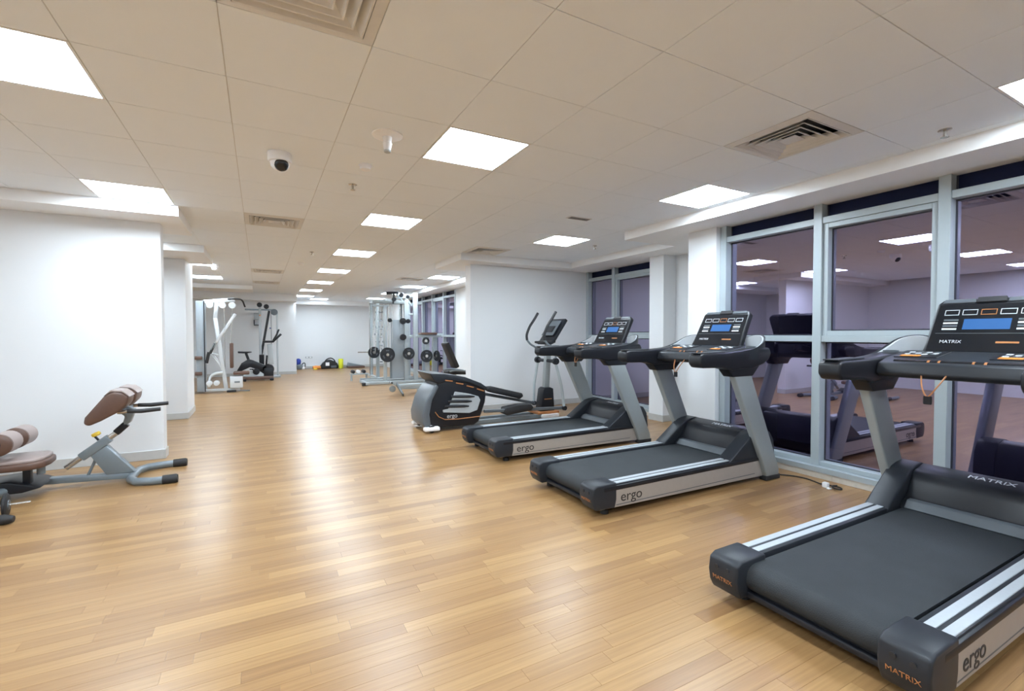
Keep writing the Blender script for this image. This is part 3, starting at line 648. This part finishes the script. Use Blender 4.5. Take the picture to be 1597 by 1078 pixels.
kb = MB().lathe([(.010,0),(.010,.05)], c=bx_(-1.29,5.48,.39), axis=(-.55,0,.8), n=10).build('pin', BLK, B)
MB().lathe([(.018,.045),(.034,.05),(.036,.066),(.030,.078),(0,.082)], c=bx_(-1.285,5.48,.395), axis=(-.4,0,.9), n=10).build('adjustment_knob', YEL, B)
for y0, y1 in ((5.22,5.46), (5.54,5.80)):
    p = MB().prism([(a+.70, b) for a, b in ((-1.335,.585),(-1.325,.64),(-1.19,.82),(-1.145,.85),(-1.07,.84),(-1.025,.80),(-1.035,.735),(-1.09,.675),(-1.22,.60),(-1.30,.565))], y0-5.51, y1-5.51).build('thigh_pad', BRONZE, B, bevel=.02, seg=3)
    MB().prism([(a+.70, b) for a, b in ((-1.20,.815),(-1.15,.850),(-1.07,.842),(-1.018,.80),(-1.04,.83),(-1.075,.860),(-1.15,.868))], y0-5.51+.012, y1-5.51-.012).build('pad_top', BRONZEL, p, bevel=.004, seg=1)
for y in (5.30, 5.72):
    MB().tube([bx_(-1.12,y,.66), bx_(-1.04,y,.665)], .016, 10).build('handle_bar', CHROME, B)
    MB().tube([bx_(-1.05,y,.665), bx_(-.95,y,.660), bx_(-.81,y,.668)], [.018,.02,.018], 10).build('handle_grip', RUB, B)
MB().tube([bx_(-1.10,5.30,.66), bx_(-1.10,5.72,.66)], .018, 10).build('handle_crossbar', BFRAME, B)
# ankle rollers
for y0, y1 in ((5.02,5.25), (5.31,5.54)):
    MB().lathe([(.03,0),(.070,.003),(.085,.02),(.085,y1-y0-.02),(.070,y1-y0-.003),(.03,y1-y0)], c=bx_(-1.79,y0,.495), axis=(0,1,0), n=22).build('ankle_roller', BRONZEL, B)
    MB().lathe([(.058,-.004),(.078,.006),(.086,.014),(.086,.034)], c=bx_(-1.79,y0,.495), axis=(0,1,0), n=22).build('roller_rim', BRONZE, B)
    MB().lathe([(.034,-.012),(.036,-.004),(.03,.006)], c=bx_(-1.80,y0,.50), axis=(0,1,0), n=16).build('roller_cap', RUB, B)
MB().cyl(bx_(-1.80,5.0,.50), bx_(-1.80,5.56,.50), .014, 10).build('roller_axle', CHROME, B)
MB().tube([bx_(-1.80,5.28,.50), bx_(-1.85,5.28,.40), bx_(-1.93,5.38,.36)], .02, 10).build('roller_arm', BLK, B)
# seat pad with taupe top
pr_ = [(-1.60,5.10),(-1.555,5.16),(-1.545,5.28),(-1.555,5.40),(-1.60,5.46),(-1.70,5.48),(-2.60,5.48),(-2.60,5.08),(-1.70,5.08)]
MB().prism([(a+.70, b-5.51) for a, b in pr_], .265, .325, 'Z').build('seat_pad', BRONZE, B, bevel=.02, seg=3)
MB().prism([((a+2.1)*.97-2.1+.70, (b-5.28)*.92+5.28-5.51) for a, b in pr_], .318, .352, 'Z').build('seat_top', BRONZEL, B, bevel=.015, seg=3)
MB().box(bx_(-2.5,5.24,.235), bx_(-1.72,5.32,.266)).build('seat_rail', BLK, B, bevel=.006, seg=1)
MB().box(bx_(-1.73,5.26,.10), bx_(-1.68,5.32,.262)).build('seat_post', BLK, B, bevel=.008)
MB().cyl(bx_(-1.62,5.28,.19), bx_(-1.62,5.28,.262), .028, 14).build('seat_stop', BFRAME, B)
MB().prism([(a+.70, b) for a, b in ((-2.05,.10),(-1.98,.145),(-1.80,.16),(-1.66,.115),(-1.60,.09),(-1.72,.06),(-2.0,.06))], -.30, .055).build('base_joint', BLK, B, bevel=.012)
MB().tube([bx_(-1.82,5.24,.09), bx_(-1.93,5.05,.07), bx_(-2.02,4.90,.055)], .034, 12).build('rear_leg', BFRAME, B)
MB().tube([bx_(-2.01,4.92,.055), bx_(-2.06,4.84,.050)], .043, 12).build('rear_foot_cap', RUB, B)

t = thing('hand_weight', 'small black hand weight with thin steel bar lying at the left edge', 'weight', (-1.67, 4.80, 0))
MB().lathe([(.02,-.014),(.075,-.014),(.088,-.006),(.088,.006),(.075,.014),(.02,.014)], c=(.0,0,.088), axis=(1,.15,0), n=22).build('disc', RUB, t)
MB().lathe([(.036,-.02),(.040,0),(.036,.02)], c=(0,0,.088), axis=(1,.15,0), n=18).build('hub', MGREY, t)
MB().cyl((-.16,-.024,.088), (.13,.02,.088), .009, 10).build('bar', CHROME, t)
MB().lathe([(.02,-.014),(.075,-.014),(.088,-.006),(.088,.006),(.075,.014),(.02,.014)], c=(-.14,-.021,.088), axis=(1,.15,0), n=22).build('disc', RUB, t)
t = thing('tube_foot', 'dark rubber capped tube foot at the lower left edge', 'machine foot', (-1.655, 4.62, 0))
MB().tube([(-.45,.02,.035),(-.05,.0,.035)], .030, 12).build('tube', BFRAME, t)
MB().tube([(-.08,.0,.035),(.04,-.005,.035),(.09,-.008,.033)], [.035,.037,.022], 14).build('rubber_cap', RUB, t)

# ------------------------------------------------------------------ power cord and plug by the window kerb
t = thing('power_plug', 'white power plug on a thin black cord snaking along the window kerb', 'plug', (4.36, 2.26, 0))
MB().tube(smooth([(x-4.36, y-2.26, z) for x, y, z in ((4.20,2.78,.006),(4.30,2.72,.006),(4.36,2.66,.006),(4.42,2.58,.006),(4.44,2.48,.006),(4.42,2.40,.006),(4.385,2.33,.010),(4.37,2.29,.02))], 4), .006, 8).build('cord', RUB, t)
MB().box((-.03,-.015,0), (.015,.03,.045)).build('plug_body', WHITE, t, bevel=.008)
MB().tube(smooth([(.01,-.01,.02),(.05,-.03,.012),(.07,-.07,.008),(.03,-.10,.008),(-.01,-.07,.012),(.02,-.03,.018),(.06,-.05,.022)], 4), .006, 8).build('cable_coil', RUB, t)
MB().box((-.05,-.05,0), (-.02,-.02,.012)).build('pin_base', WHITE, t, bevel=.003, seg=1)
for k in range(2): MB().cyl((.015,.0+k*.018,.022), (.038,.0+k*.018,.022), .003, 8).build('pin', CHROME, t)

# ------------------------------------------------------------------ cable weight machine (far left)
G = thing('cable_weight_machine', 'pale silver cable weight machine with brown pads at the far left', 'gym machine', (-0.85, 12.8, 0))
def gx(x, z, y=0.0): return (x + .85, y, z)
MB().box((-.42,-.06,.04), (-.262,.42,2.12)).build('stack_shroud', SHROUD, G, bevel=.01)
MB().box((-.268,-.075,.04), (-.250,-.045,2.12)).build('shroud_edge', BLK, G)
MB().bar(gx(-1.15,.06), gx(-.52,.06), .09, .06).build('base_frame', PALEW, G, bevel=.008, seg=1)
MB().bar(gx(-.70,.05), gx(-.90,1.75), .085, .085).build('main_column', PALEW, G, bevel=.012)
MB().bar(gx(-.90,1.72), gx(-.86,2.12), .085, .085).build('upper_column', PALEW, G, bevel=.012)
MB().bar(gx(-1.12,2.10), gx(-.50,2.17), .07, .09).build('top_boom', PALEW, G, bevel=.01)
for x in (-1.0, -.75, -.55): MB().lathe([(.07,-.02),(.078,0),(.07,.02)], c=gx(x,2.03,-.06), axis=(0,1,0), n=18).build('pulley', PALEW, G)
MB().bar(gx(-.49,1.83,-.15), gx(-.88,1.17,-.15), .06, .06).build('press_arm', PALEW, G, bevel=.01)
MB().bar(gx(-.86,1.20,-.15), gx(-.98,1.0,-.15), .05, .05).build('press_arm_lower', STEEL, G, bevel=.008)
MB().tube([gx(-.90,1.15,-.15), gx(-1.00,.92,-.15)], .028, 10).build('press_grip', RUB, G)
MB().tube([gx(-1.02,.95,-.15), gx(-1.07,.70,-.15)], .034, 10).build('press_grip', RUB, G)
MB().bar(gx(-.97,.90), gx(-.74,.52), .05, .05).build('brace', PALEW, G, bevel=.006, seg=1)
MB().bar(gx(-.98,.90), gx(-.78,.86), .05, .05).build('brace', PALEW, G, bevel=.006, seg=1)
MB().tube(smooth([gx(-1.03,.14,-.1), gx(-1.02,.34,-.1), gx(-.92,.45,-.1), gx(-.76,.47,-.1)], 4), .03, 10).build('leg_arm', PALEW, G)
for x in (-1.02, -.88): MB().lathe([(.03,-.13),(.06,-.12),(.06,.02),(.03,.03)], c=gx(x,.24,-.1), axis=(0,1,0), n=14).build('foot_roller', PALEW, G)
MB().box(gx(-.615,.57,-.18), gx(-.545,1.15,.12)).build('back_pad', BRONZE, G, bevel=.02, seg=3)
MB().box(gx(-.55,.41,-.2), gx(-.22,.48,.12)).build('seat_pad', BRONZE, G, bevel=.02, seg=3)
MB().box(gx(-.62,.10,-.14), gx(-.36,.38,.08)).build('seat_base', PALEW, G, bevel=.012)
MB().box(gx(-.53,.22,-.145), gx(-.42,.26,-.139)).build('base_emblem', BFRAME, G)
MB().bar(gx(-.70,.06), gx(-.42,.06), .08, .06).build('front_leg', PALEW, G, bevel=.006, seg=1)
MB().box(gx(-.69,0,-.10), gx(-.50,.045,.10)).build('rubber_foot', RUB, G, bevel=.01)
MB().bar(gx(-.50,.03), gx(-.22,.012), .05, .022).build('foot_plate', BFRAME, G)
MB().tube(smooth([gx(-.62,2.16,-.3), gx(-.50,2.18,-.15), gx(-.36,2.17,.05), gx(-.30,2.02,.2)], 4), .018, 8).build('pull_down_bar', RUB, G)
MB().cyl(gx(-.55,2.05), gx(-.60,1.15), .006, 6).build('cable', CHROME, G)
MB().cyl(gx(-.72,2.02), gx(-.72,.5), .006, 6).build('cable', CHROME, G)
MB().box(gx(-1.30,.42,-.12), gx(-1.16,.50,.1)).build('side_seat', BRONZE, G, bevel=.015)
MB().box(gx(-1.30,.78,-.12), gx(-1.16,.86,.1)).build('arm_pad', BRONZE, G, bevel=.015)

# exercise bike
K = thing('exercise_bike', 'black upright exercise bike between the cable machine and the far left wall', 'exercise bike', (-0.1, 15.6, 0))
def kx(x, z, y=0.0): return (x*.981 + .1, y, 1.35 + (z-1.35)*.981 - .055)
MB().box(kx(.10,.12,-.07), kx(.36,.40,.07)).build('front_cover', BLK, K, bevel=.02)
MB().box(kx(-.46,.06,-.13), kx(.36,.16,.13)).build('base_frame', BRONZE, K, bevel=.02)
MB().box(kx(-.44,.03,-.22), kx(-.36,.10,.22)).build('stabilizer', BLK, K, bevel=.015)
MB().box(kx(.26,.03,-.22), kx(.36,.10,.22)).build('stabilizer', BLK, K, bevel=.015)
MB().prism([(kx(a,b)[0], kx(a,b)[2]) for a, b in ((-.60,.34),(-.48,.56),(-.30,.68),(-.18,.64),(.18,.46),(.20,.24),(.06,.32),(-.26,.44),(-.42,.36),(-.50,.32))], -.06, .06).build('frame', BLK, K, bevel=.015)
MB().lathe([(.03,-.06),(.145,-.06),(.16,0),(.145,.06),(.03,.06)], c=kx(.22,.36), axis=(0,1,0), n=24).build('flywheel_housing', BLK, K)
MB().prism([(kx(a,b)[0], kx(a,b)[2]) for a, b in ((-.46,.16),(-.30,.34),(0,.30),(.22,.12),(.22,.08),(-.46,.08))], -.05, .05).build('drive_cover', LGREY, K, bevel=.015)
MB().lathe([(.02,-.08),(.09,-.07),(.09,.07),(.02,.08)], c=kx(-.10,.30), axis=(0,1,0), n=18).build('crank', BLK, K)
for s in (-1, 1):
    MB().bar(kx(-.10,.30,s*.1), kx(-.10+s*.12,.30-s*.08,s*.1), .02, .03).build('crank_arm', BLK, K)
    MB().box((kx(-.10+s*.12,0)[0]-.05, s*.16-.05, kx(0,.30-s*.08)[2]-.012), (kx(-.10+s*.12,0)[0]+.05, s*.16+.05, kx(0,.30-s*.08)[2]+.012)).build('pedal', BLK, K, bevel=.006, seg=1)
MB().bar(kx(-.28,.60), kx(-.36,.86), .06, .07).build('seat_post', BLK, K, bevel=.008)
MB().prism([(kx(a,b)[0], kx(a,b)[2]) for a, b in ((-.56,.86),(-.57,.915),(-.40,.905),(-.22,.90),(-.20,.88),(-.34,.85))], -.11, .11).build('saddle', BLK, K, bevel=.015)
MB().bar(kx(.30,.50), kx(.27,1.12), .10, .14, up=(1,0,0)).build('stem', LGREY, K, bevel=.015)
MB().bar(kx(.19,.78), kx(.17,.50), .06, .05).build('bottle_cage', BLK, K, bevel=.01)
MB().bar(kx(.08,1.19), kx(.36,1.19), .30, .06).build('handlebar_tray', BLK, K, bevel=.015)
MB().bar(kx(.34,1.18), kx(.58,1.42), .30, .06, up=(-1,0,1)).build('console', BLK, K, bevel=.012)
for s in (-1, 1): MB().tube([kx(.36,1.22,s*.2), kx(.46,1.40,s*.22), kx(.52,1.56,s*.2)], .02, 8).build('handlebar', RUB, K)

# dark cable tower against the far left wall
T_ = thing('cable_tower', 'dark framed pulley cable tower against the far left wall behind the bike', 'gym machine', (0.15, 16.7, 0))
def tx(x, z, y=0.0): return (x - .15, y, z)
MB().bar(tx(.02,0), tx(.02,2.28), .07, .09).build('post', LGREY, T_, bevel=.008, seg=1)
MB().bar(tx(.50,0), tx(.50,2.05), .05, .07).build('post', LGREY, T_, bevel=.008, seg=1)
MB().bar(tx(-.39,2.13), tx(.42,2.13), .06, .05).build('top_beam', BFRAME, T_, bevel=.006, seg=1)
MB().tube(smooth([tx(.38,2.13), tx(.47,2.10), tx(.50,2.0)], 4), .035, 10).build('corner_bend', BFRAME, T_)
MB().bar(tx(.28,2.10), tx(.04,.70), .06, .07).build('diagonal_arm', BLK, T_, bevel=.006, seg=1)
for x, z in ((.01,2.28), (.20,2.23)): MB().lathe([(.03,-.03),(.075,-.02),(.06,0),(.075,.02),(.03,.03)], c=tx(x,z,-.05), axis=(0,1,0), n=16).build('pulley', BLK, T_)
MB().lathe([(.03,-.03),(.10,-.02),(.10,.02),(.03,.03)], c=tx(.42,2.06,-.05), axis=(0,1,0), n=18).build('cam', MGREY, T_)
MB().box(tx(-.02,.10,-.1), tx(.12,.72,.1)).build('weight_stack', BLK, T_, bevel=.006, seg=1)
MB().box(tx(-.05,0,-.3), tx(.58,.05,.3)).build('base', LGREY, T_, bevel=.006, seg=1)
MB().cyl(tx(.33,2.08), tx(.33,.9), .007, 6).build('cable', RUB, T_)
for z in (1.55, 1.95): MB().lathe([(.012,-.02),(.022,0),(.012,.02)], c=tx(.30 if z < 1.8 else .02, z, -.06), axis=(0,1,0), n=10).build('handle_knob', ORANGE if z > 1.8 else BLUE, T_)
t = thing('wall_bracket', 'small white bracket box with dark arm on the far left wall', 'bracket', (-.05, 17.5, 1.66))
MB().box((-.10,-.05,.18), (.06,0,.40)).build('box', LGREY, t, bevel=.006, seg=1)
MB().bar((-.11,-.05,.0), (.10,-.05,.0), .10, .03).build('shelf', BLK, t)
MB().bar((-.10,-.03,.02), (-.10,-.03,.17), .03, .03).build('arm', BLK, t)

# ------------------------------------------------------------------ weight racks (far right)
def plate(x, y, z, r, label, ax=(0,1,0)):
    t = thing('weight_plate', label, 'weight plate', (x, y, z), 0, 'black plates on the racks')
    MB().lathe([(.03,-.018),(r*.30,-.018),(r*.32,-.010),(r*.80,-.010),(r*.83,-.020),(r*.98,-.020),(r,-.012),(r,.012),(r*.98,.020),(.03,.020)], axis=ax, n=28).build('plate_body', IRON, t)
    MB().lathe([(.026,-.022),(.040,-.022),(.040,.022),(.026,.022)], axis=ax, n=16).build('steel_bush', CHROME, t)
    for k in range(3):
        a = R(90 + 120*k)
        MB().bar((math.cos(a)*r*.48, -.015, math.sin(a)*r*.48), (math.cos(a)*r*.66, -.015, math.sin(a)*r*.66), r*.42, .012, up=(0,1,0)).build('grip_slot', MGREY, t)
# rear rack at y 14.3
K1 = thing('smith_machine', 'tall pale smith machine frame standing behind the cable crossover', 'gym machine', (3.4, 14.3, 0))
def r1(x, z, y=0.0): return (x - 3.4, y, z)
for x in (3.03, 3.95):
    for y in (-.45, .45): MB().bar(r1(x,0.06,y), r1(x,2.36,y), .09, .09).build('post', PALE, K1, bevel=.01)
    MB().bar(r1(x,.07,-.75), r1(x,.07,.75), .09, .07).build('base_rail', PALE, K1, bevel=.008, seg=1)
    MB().bar(r1(x,2.33,-.5), r1(x,2.33,.5), .08, .07).build('top_rail', PALE, K1, bevel=.008, seg=1)
    MB().cyl(r1(x-.13,.12), r1(x-.13,2.30), .016, 10).build('guide_rod', CHROME, K1)
for y in (-.45, .45): MB().bar(r1(3.03,2.33,y), r1(3.95,2.33,y), .07, .07).build('cross_beam', STEEL, K1, bevel=.008, seg=1)
MB().bar(r1(2.50,.07,-.6), r1(3.95,.07,-.6), .09, .07).build('front_rail', PALE, K1, bevel=.008, seg=1)
MB().cyl(r1(2.55,.82), r1(4.30,.82), .016, 12).build('barbell', CHROME, K1)
for y in (-.60, -.15, .30):
    for k in range(9): MB().lathe([(.02,-.006),(.03,0),(.02,.006)], c=r1(3.0 + .02, .45+k*.2, y), axis=(1,0,0), n=10).build('height_stop', BFRAME, K1) if y == -.60 and False else None
for k in range(7): MB().cyl(r1(3.08,.55+k*.24,-.5), r1(3.16,.55+k*.24,-.5), .016, 8).build('height_peg', BFRAME, K1)
# front rack at y 12.8
K2 = thing('cable_crossover', 'pale silver cable crossover with brown topped side station before the far windows', 'gym machine', (3.6, 12.8, 0))
def r2(x, z, y=0.0): return (x - 3.6, y, z)
MB().bar(r2(3.00,.06), r2(3.00,2.15), .085, .085).build('post', PALE, K2, bevel=.01)
MB().bar(r2(3.58,.06), r2(3.58,2.30), .11, .10).build('post', PALE, K2, bevel=.01)
MB().bar(r2(3.83,.04,-.05), r2(3.83,2.50,-.05), .12, .10).build('post', PALE, K2, bevel=.01)
MB().bar(r2(4.17,.04,-.05), r2(4.17,1.27,-.05), .11, .09).build('post', PALE, K2, bevel=.01)
MB().bar(r2(4.44,.04,.1), r2(4.44,1.26,.1), .13, .09).build('post', PALE, K2, bevel=.01)
MB().bar(r2(2.42,.05,-.1), r2(4.50,.05,-.1), .10, .07).build('base_rail', PALE, K2, bevel=.01)
MB().bar(r2(2.42,.05,.5), r2(4.30,.05,.5), .10, .07).build('base_rail', PALE, K2, bevel=.01)
MB().bar(r2(2.47,.05,-.3), r2(2.47,.05,.6), .09, .07).build('base_rail', PALE, K2, bevel=.01)
MB().bar(r2(2.66,2.22), r2(3.62,2.22), .09, .07).build('top_beam', STEEL, K2, bevel=.01)
MB().bar(r2(2.66,2.12), r2(3.10,2.12), .07, .06).build('top_beam', PALE, K2, bevel=.01)
MB().bar(r2(3.20,2.30), r2(3.90,2.46), .07, .07).build('top_boom', PALE, K2, bevel=.01)
for d in (0, .16): MB().bar(r2(3.32+d,2.48), r2(3.58+d,2.14), .05, .05).build('diagonal_brace', PALE, K2, bevel=.006, seg=1)
MB().bar(r2(3.02,2.46,-.1), r2(3.34,2.48,-.1), .10, .07).build('pulley_carriage', BLK, K2, bevel=.012)
MB().bar(r2(3.22,2.44,-.1), r2(3.20,2.18,-.1), .05, .04).build('pulley_hanger', BLK, K2)
for x, z, rr in ((3.22,2.30,.06), (3.60,2.38,.05), (3.42,2.42,.06)): MB().lathe([(.02,-.02),(rr,-.02),(rr*.8,0),(rr,.02),(.02,.02)], c=r2(x,z,-.12), axis=(0,1,0), n=16).build('pulley', BLK, K2)
for x, z, rr in ((3.46,1.71,.085), (3.60,1.71,.06), (3.10,1.73,.055), (3.46,1.27,.085)): MB().lathe([(.02,-.03),(rr,-.025),(rr*.85,0),(rr,.025),(.02,.03)], c=r2(x,z,-.13), axis=(0,1,0), n=18).build('pulley', BLK, K2)
MB().box(r2(3.18,.14,.02), r2(3.52,1.75,.10)).build('weight_shroud', SHROUD, K2, bevel=.01)
MB().box(r2(3.14,.14,.0), r2(3.17,.86,.08)).build('shroud_edge', BFRAME, K2)
for k in range(6):
    xt = 2.76 + k*.085; MB().cyl(r2(xt,2.16,-.02), r2(2.60+k*.12,.84,-.06), .007, 6).build('cable', CHROME, K2)
for k in range(5):
    for q in range(6): MB().lathe([(.005,-.03),(.014,0),(.005,.03)], c=r2(2.72 + k*.09 + (q % 2)*.03, .95+q*.2, -.03), axis=(0,0,1), n=8).build('cable_clip', BFRAME, K2) if k < 4 else None
MB().bar(r2(3.80,1.295,-.05), r2(4.56,1.295,-.05), .14, .07).build('side_shelf', PALE, K2, bevel=.01)
MB().box(r2(3.96,1.335,-.2), r2(4.42,1.40,.1)).build('arm_pad', BRONZE, K2, bevel=.018)
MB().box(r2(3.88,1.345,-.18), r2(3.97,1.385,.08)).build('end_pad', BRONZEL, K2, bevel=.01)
MB().bar(r2(3.62,1.28), r2(3.82,1.28), .06, .06).build('side_link', PALE, K2, bevel=.006, seg=1)
MB().bar(r2(3.64,1.90), r2(3.80,1.90), .06, .05).build('ladder_link', PALE, K2, bevel=.006, seg=1)
for x, z in ((3.02,.80), (3.60,.82), (4.10,.74), (4.08,1.17)): MB().cyl(r2(x,z,0), r2(x,z,-.20), .022, 10).build('storage_peg', CHROME, K2)
MB().box(r2(2.34,.0,-.28), r2(2.48,.08,-.18)).build('rubber_foot', RUB, K2, bevel=.01)
plate(2.88, 13.65, .83, .165, 'black grip plate hanging leftmost, on the smith machine bar')
plate(3.02, 12.62, .80, .20, 'largest black plate, on the left post of the cable crossover')
plate(3.60, 12.62, .82, .165, 'black plate half hidden behind the tall crossover post')
plate(4.10, 12.60, .74, .175, 'black plate low under the brown topped side shelf')
plate(4.08, 12.60, 1.165, .10, 'small black plate just under the brown topped side shelf')
plate(4.40, 12.60, .74, .15, 'black plate seen edge on right of the short crossover post', (1,.25,0))
t = thing('hand_weights_rack', 'small low rack of dumbbells at the left foot of the racks', 'rack', (2.50, 14.05, 0))
MB().bar((-.22,0,.20), (.28,0,.20), .20, .03).build('tray', PALE, t)
for x in (-.18, .24): MB().bar((x,0,0), (x,0,.20), .05, .05).build('leg', PALE, t)
for k in range(3):
    q = thing('dumbbell', ['left', 'middle', 'right'][k] + ' small dark dumbbell on the low rack tray', 'dumbbell', (2.36 + k*.15, 14.05, .27), 0, 'dumbbells on the low rack')
    for s in (-1, 1): MB().lathe([(.02,-.03),(.052,-.025),(.052,.025),(.02,.03)], c=(0, s*.07, 0), axis=(0,1,0), n=8).build('head', IRON if k != 1 else WHITE, q)
    MB().cyl((0,-.07,0), (0,.07,0), .014, 8).build('handle', CHROME, q)

# low row station (nearer)
t = thing('low_row_bench', 'long low pale frame with slanted dark footplate in front of the racks', 'gym machine', (3.1, 10.35, 0))
MB().bar((-.42,0,.20), (1.05,0,.20), .12, .08).build('seat_beam', PALE, t, bevel=.01)
MB().bar((-.30,.25,.11), (1.05,.25,.11), .06, .05).build('lower_beam', PALE, t, bevel=.008, seg=1)
for x in (.15, .95):
    MB().bar((x,-.25,.05), (x,.30,.05), .06, .05).build('cross_foot', PALE, t, bevel=.008, seg=1)
    MB().box((x-.05,-.27,0), (x+.05,-.19,.03)).build('rubber_pad', RUB, t)
    MB().bar((x,0,.06), (x,0,.17), .06, .06).build('short_post', PALE, t)
MB().bar((-.46,-.12,.26), (-.36,-.30,.02), .14, .035, up=(1,0,.4)).build('footplate', BFRAME, t, bevel=.008)
MB().lathe([(.02,-.03),(.07,-.025),(.07,.025),(.02,.03)], c=(-.52,0,.14), axis=(0,1,0), n=16).build('pulley', STEEL, t)
MB().bar((-.56,0,.30), (-.40,0,.20), .08, .06).build('pulley_bracket', PALE, t, bevel=.008)
MB().tube([(-.55,-.10,.28), (-.55,.10,.28)], .018, 8).build('row_handle', RUB, t)

# black incline bench behind the elliptical
t = thing('incline_bench', 'black incline bench with tilted backrest behind the elliptical trainer', 'bench', (3.75, 9.6, 0))
MB().bar((-.22,0,1.17), (.03,0,.62), .30, .10, up=(1,0,.4)).build('backrest', RUB, t, bevel=.03, seg=3)
MB().bar((-.13,0,1.08), (-.02,0,.84), .22, .03, up=(1,0,.4)).build('backrest_seam', CHAR, t, bevel=.01, xf=Matrix.Translation((-.045,0,-.02)))
MB().bar((-.20,0,.52), (.36,0,.50), .30, .08).build('seat', RUB, t, bevel=.025, seg=3)
MB().bar((.0,0,.46), (.05,0,.08), .07, .07).build('post', BFRAME, t, bevel=.008)
MB().bar((-.30,0,.06), (.45,0,.06), .08, .06).build('base_beam', BFRAME, t, bevel=.008)
for x in (-.28, .42): MB().bar((x,-.28,.035), (x,.28,.035), .07, .06).build('cross_foot', BFRAME, t, bevel=.008)
for s in (-1, 1): MB().tube(smooth([(-.18,s*.20,.55),(-.06,s*.24,.57),(.16,s*.24,.55),(.30,s*.2,.53)], 3), .018, 8).build('side_handle', BFRAME, t)

# ------------------------------------------------------------------ things along the far wall
t = thing('blue_gym_bag', 'blue and black kit bag standing at the far wall corner', 'bag', (1.30, 19.72, 0))
MB().lathe([(.04,.42),(.085,.38),(.10,.30),(.085,.22),(.06,.18)], n=16).build('blue_roll', BLUE, t)
MB().lathe([(.10,0),(.13,.05),(.13,.15),(.08,.20)], c=(.04,0,0), n=14).build('body', BFRAME, t)
MB().tube(smooth([(.10,0,.15),(.18,0,.24),(.24,0,.22),(.24,0,.10)], 4), .018, 8).build('strap', RUB, t)
MB().box((.10,-.08,0), (.22,.08,.10)).build('side_block', WHITE, t, bevel=.02)
t = thing('wall_socket', 'white double socket plate low on the far wall', 'socket', (1.70, 20.0, .445))
MB().box((-.13,-.012,-.032), (.13,0,.032)).build('plate', LGREY, t, bevel=.004, seg=1)
for s in (-1, 1): MB().box((s*.06-.035,-.014,-.02), (s*.06+.035,-.011,.02)).build('outlet', WHITE, t)
t = thing('equipment_bag', 'large open black kit bag with white patches beside the yellow roller', 'bag', (2.42, 19.70, 0))
pr2 = [(-.32,0),(-.34,.10),(-.24,.24),(-.10,.33),(.02,.36),(.16,.30),(.27,.22),(.33,.12),(.32,0)]
MB().prism(pr2, -.17, .17).build('bag_body', RUB, t, bevel=.05, seg=3)
MB().tube(smooth([(-.20,-.17,.26),(-.12,-.2,.37),(.02,-.2,.42),(.14,-.2,.36),(.20,-.17,.26)], 4), .022, 8).build('handle', RUB, t)
MB().box((-.16,-.19,.12), (-.02,-.165,.25)).build('patch', WHITE, t, bevel=.01)
MB().box((.04,-.19,.02), (.24,-.165,.12)).build('patch', MGREY, t, bevel=.01)
t = thing('rolled_towel', 'orange brown crumpled towel lying left of the black kit bag', 'towel', (1.93, 19.50, 0))
MB().lathe([(.02,-.15),(.06,-.13),(.075,-.03),(.065,.06),(.07,.13),(.02,.16)], c=(0,0,.07), axis=(1,.2,0), n=12).build('rolled_part', ORANGE, t)
MB().lathe([(.08,0),(.085,.02),(.06,.045),(0,.05)], c=(-.06,-.1,0), n=10).build('loose_end', YEL, t)
t = thing('foam_roller', 'upright lime yellow foam roller right of the black kit bag', 'roller', (2.84, 19.62, 0))
MB().lathe([(.05,0),(.088,.004),(.094,.02),(.094,.36),(.088,.376),(.05,.38)], n=22).build('foam_body', LIME, t)
MB().lathe([(.035,.379),(.05,.379),(.05,.384),(.035,.384)], n=18).build('core_ring', YEL, t)
t = thing('folded_mats', 'low stack of dark grey and brown exercise mats right of the yellow roller', 'mats', (3.40, 19.65, 0))
MB().box((-.32,-.2,0), (.34,.2,.08)).build('mat', BRONZE, t, bevel=.02)
MB().prism([(-.30,.08),(-.27,.22),(-.05,.17),(.28,.10),(.33,.08)], -.18, .18).build('folded_mat', BFRAME, t, bevel=.015)
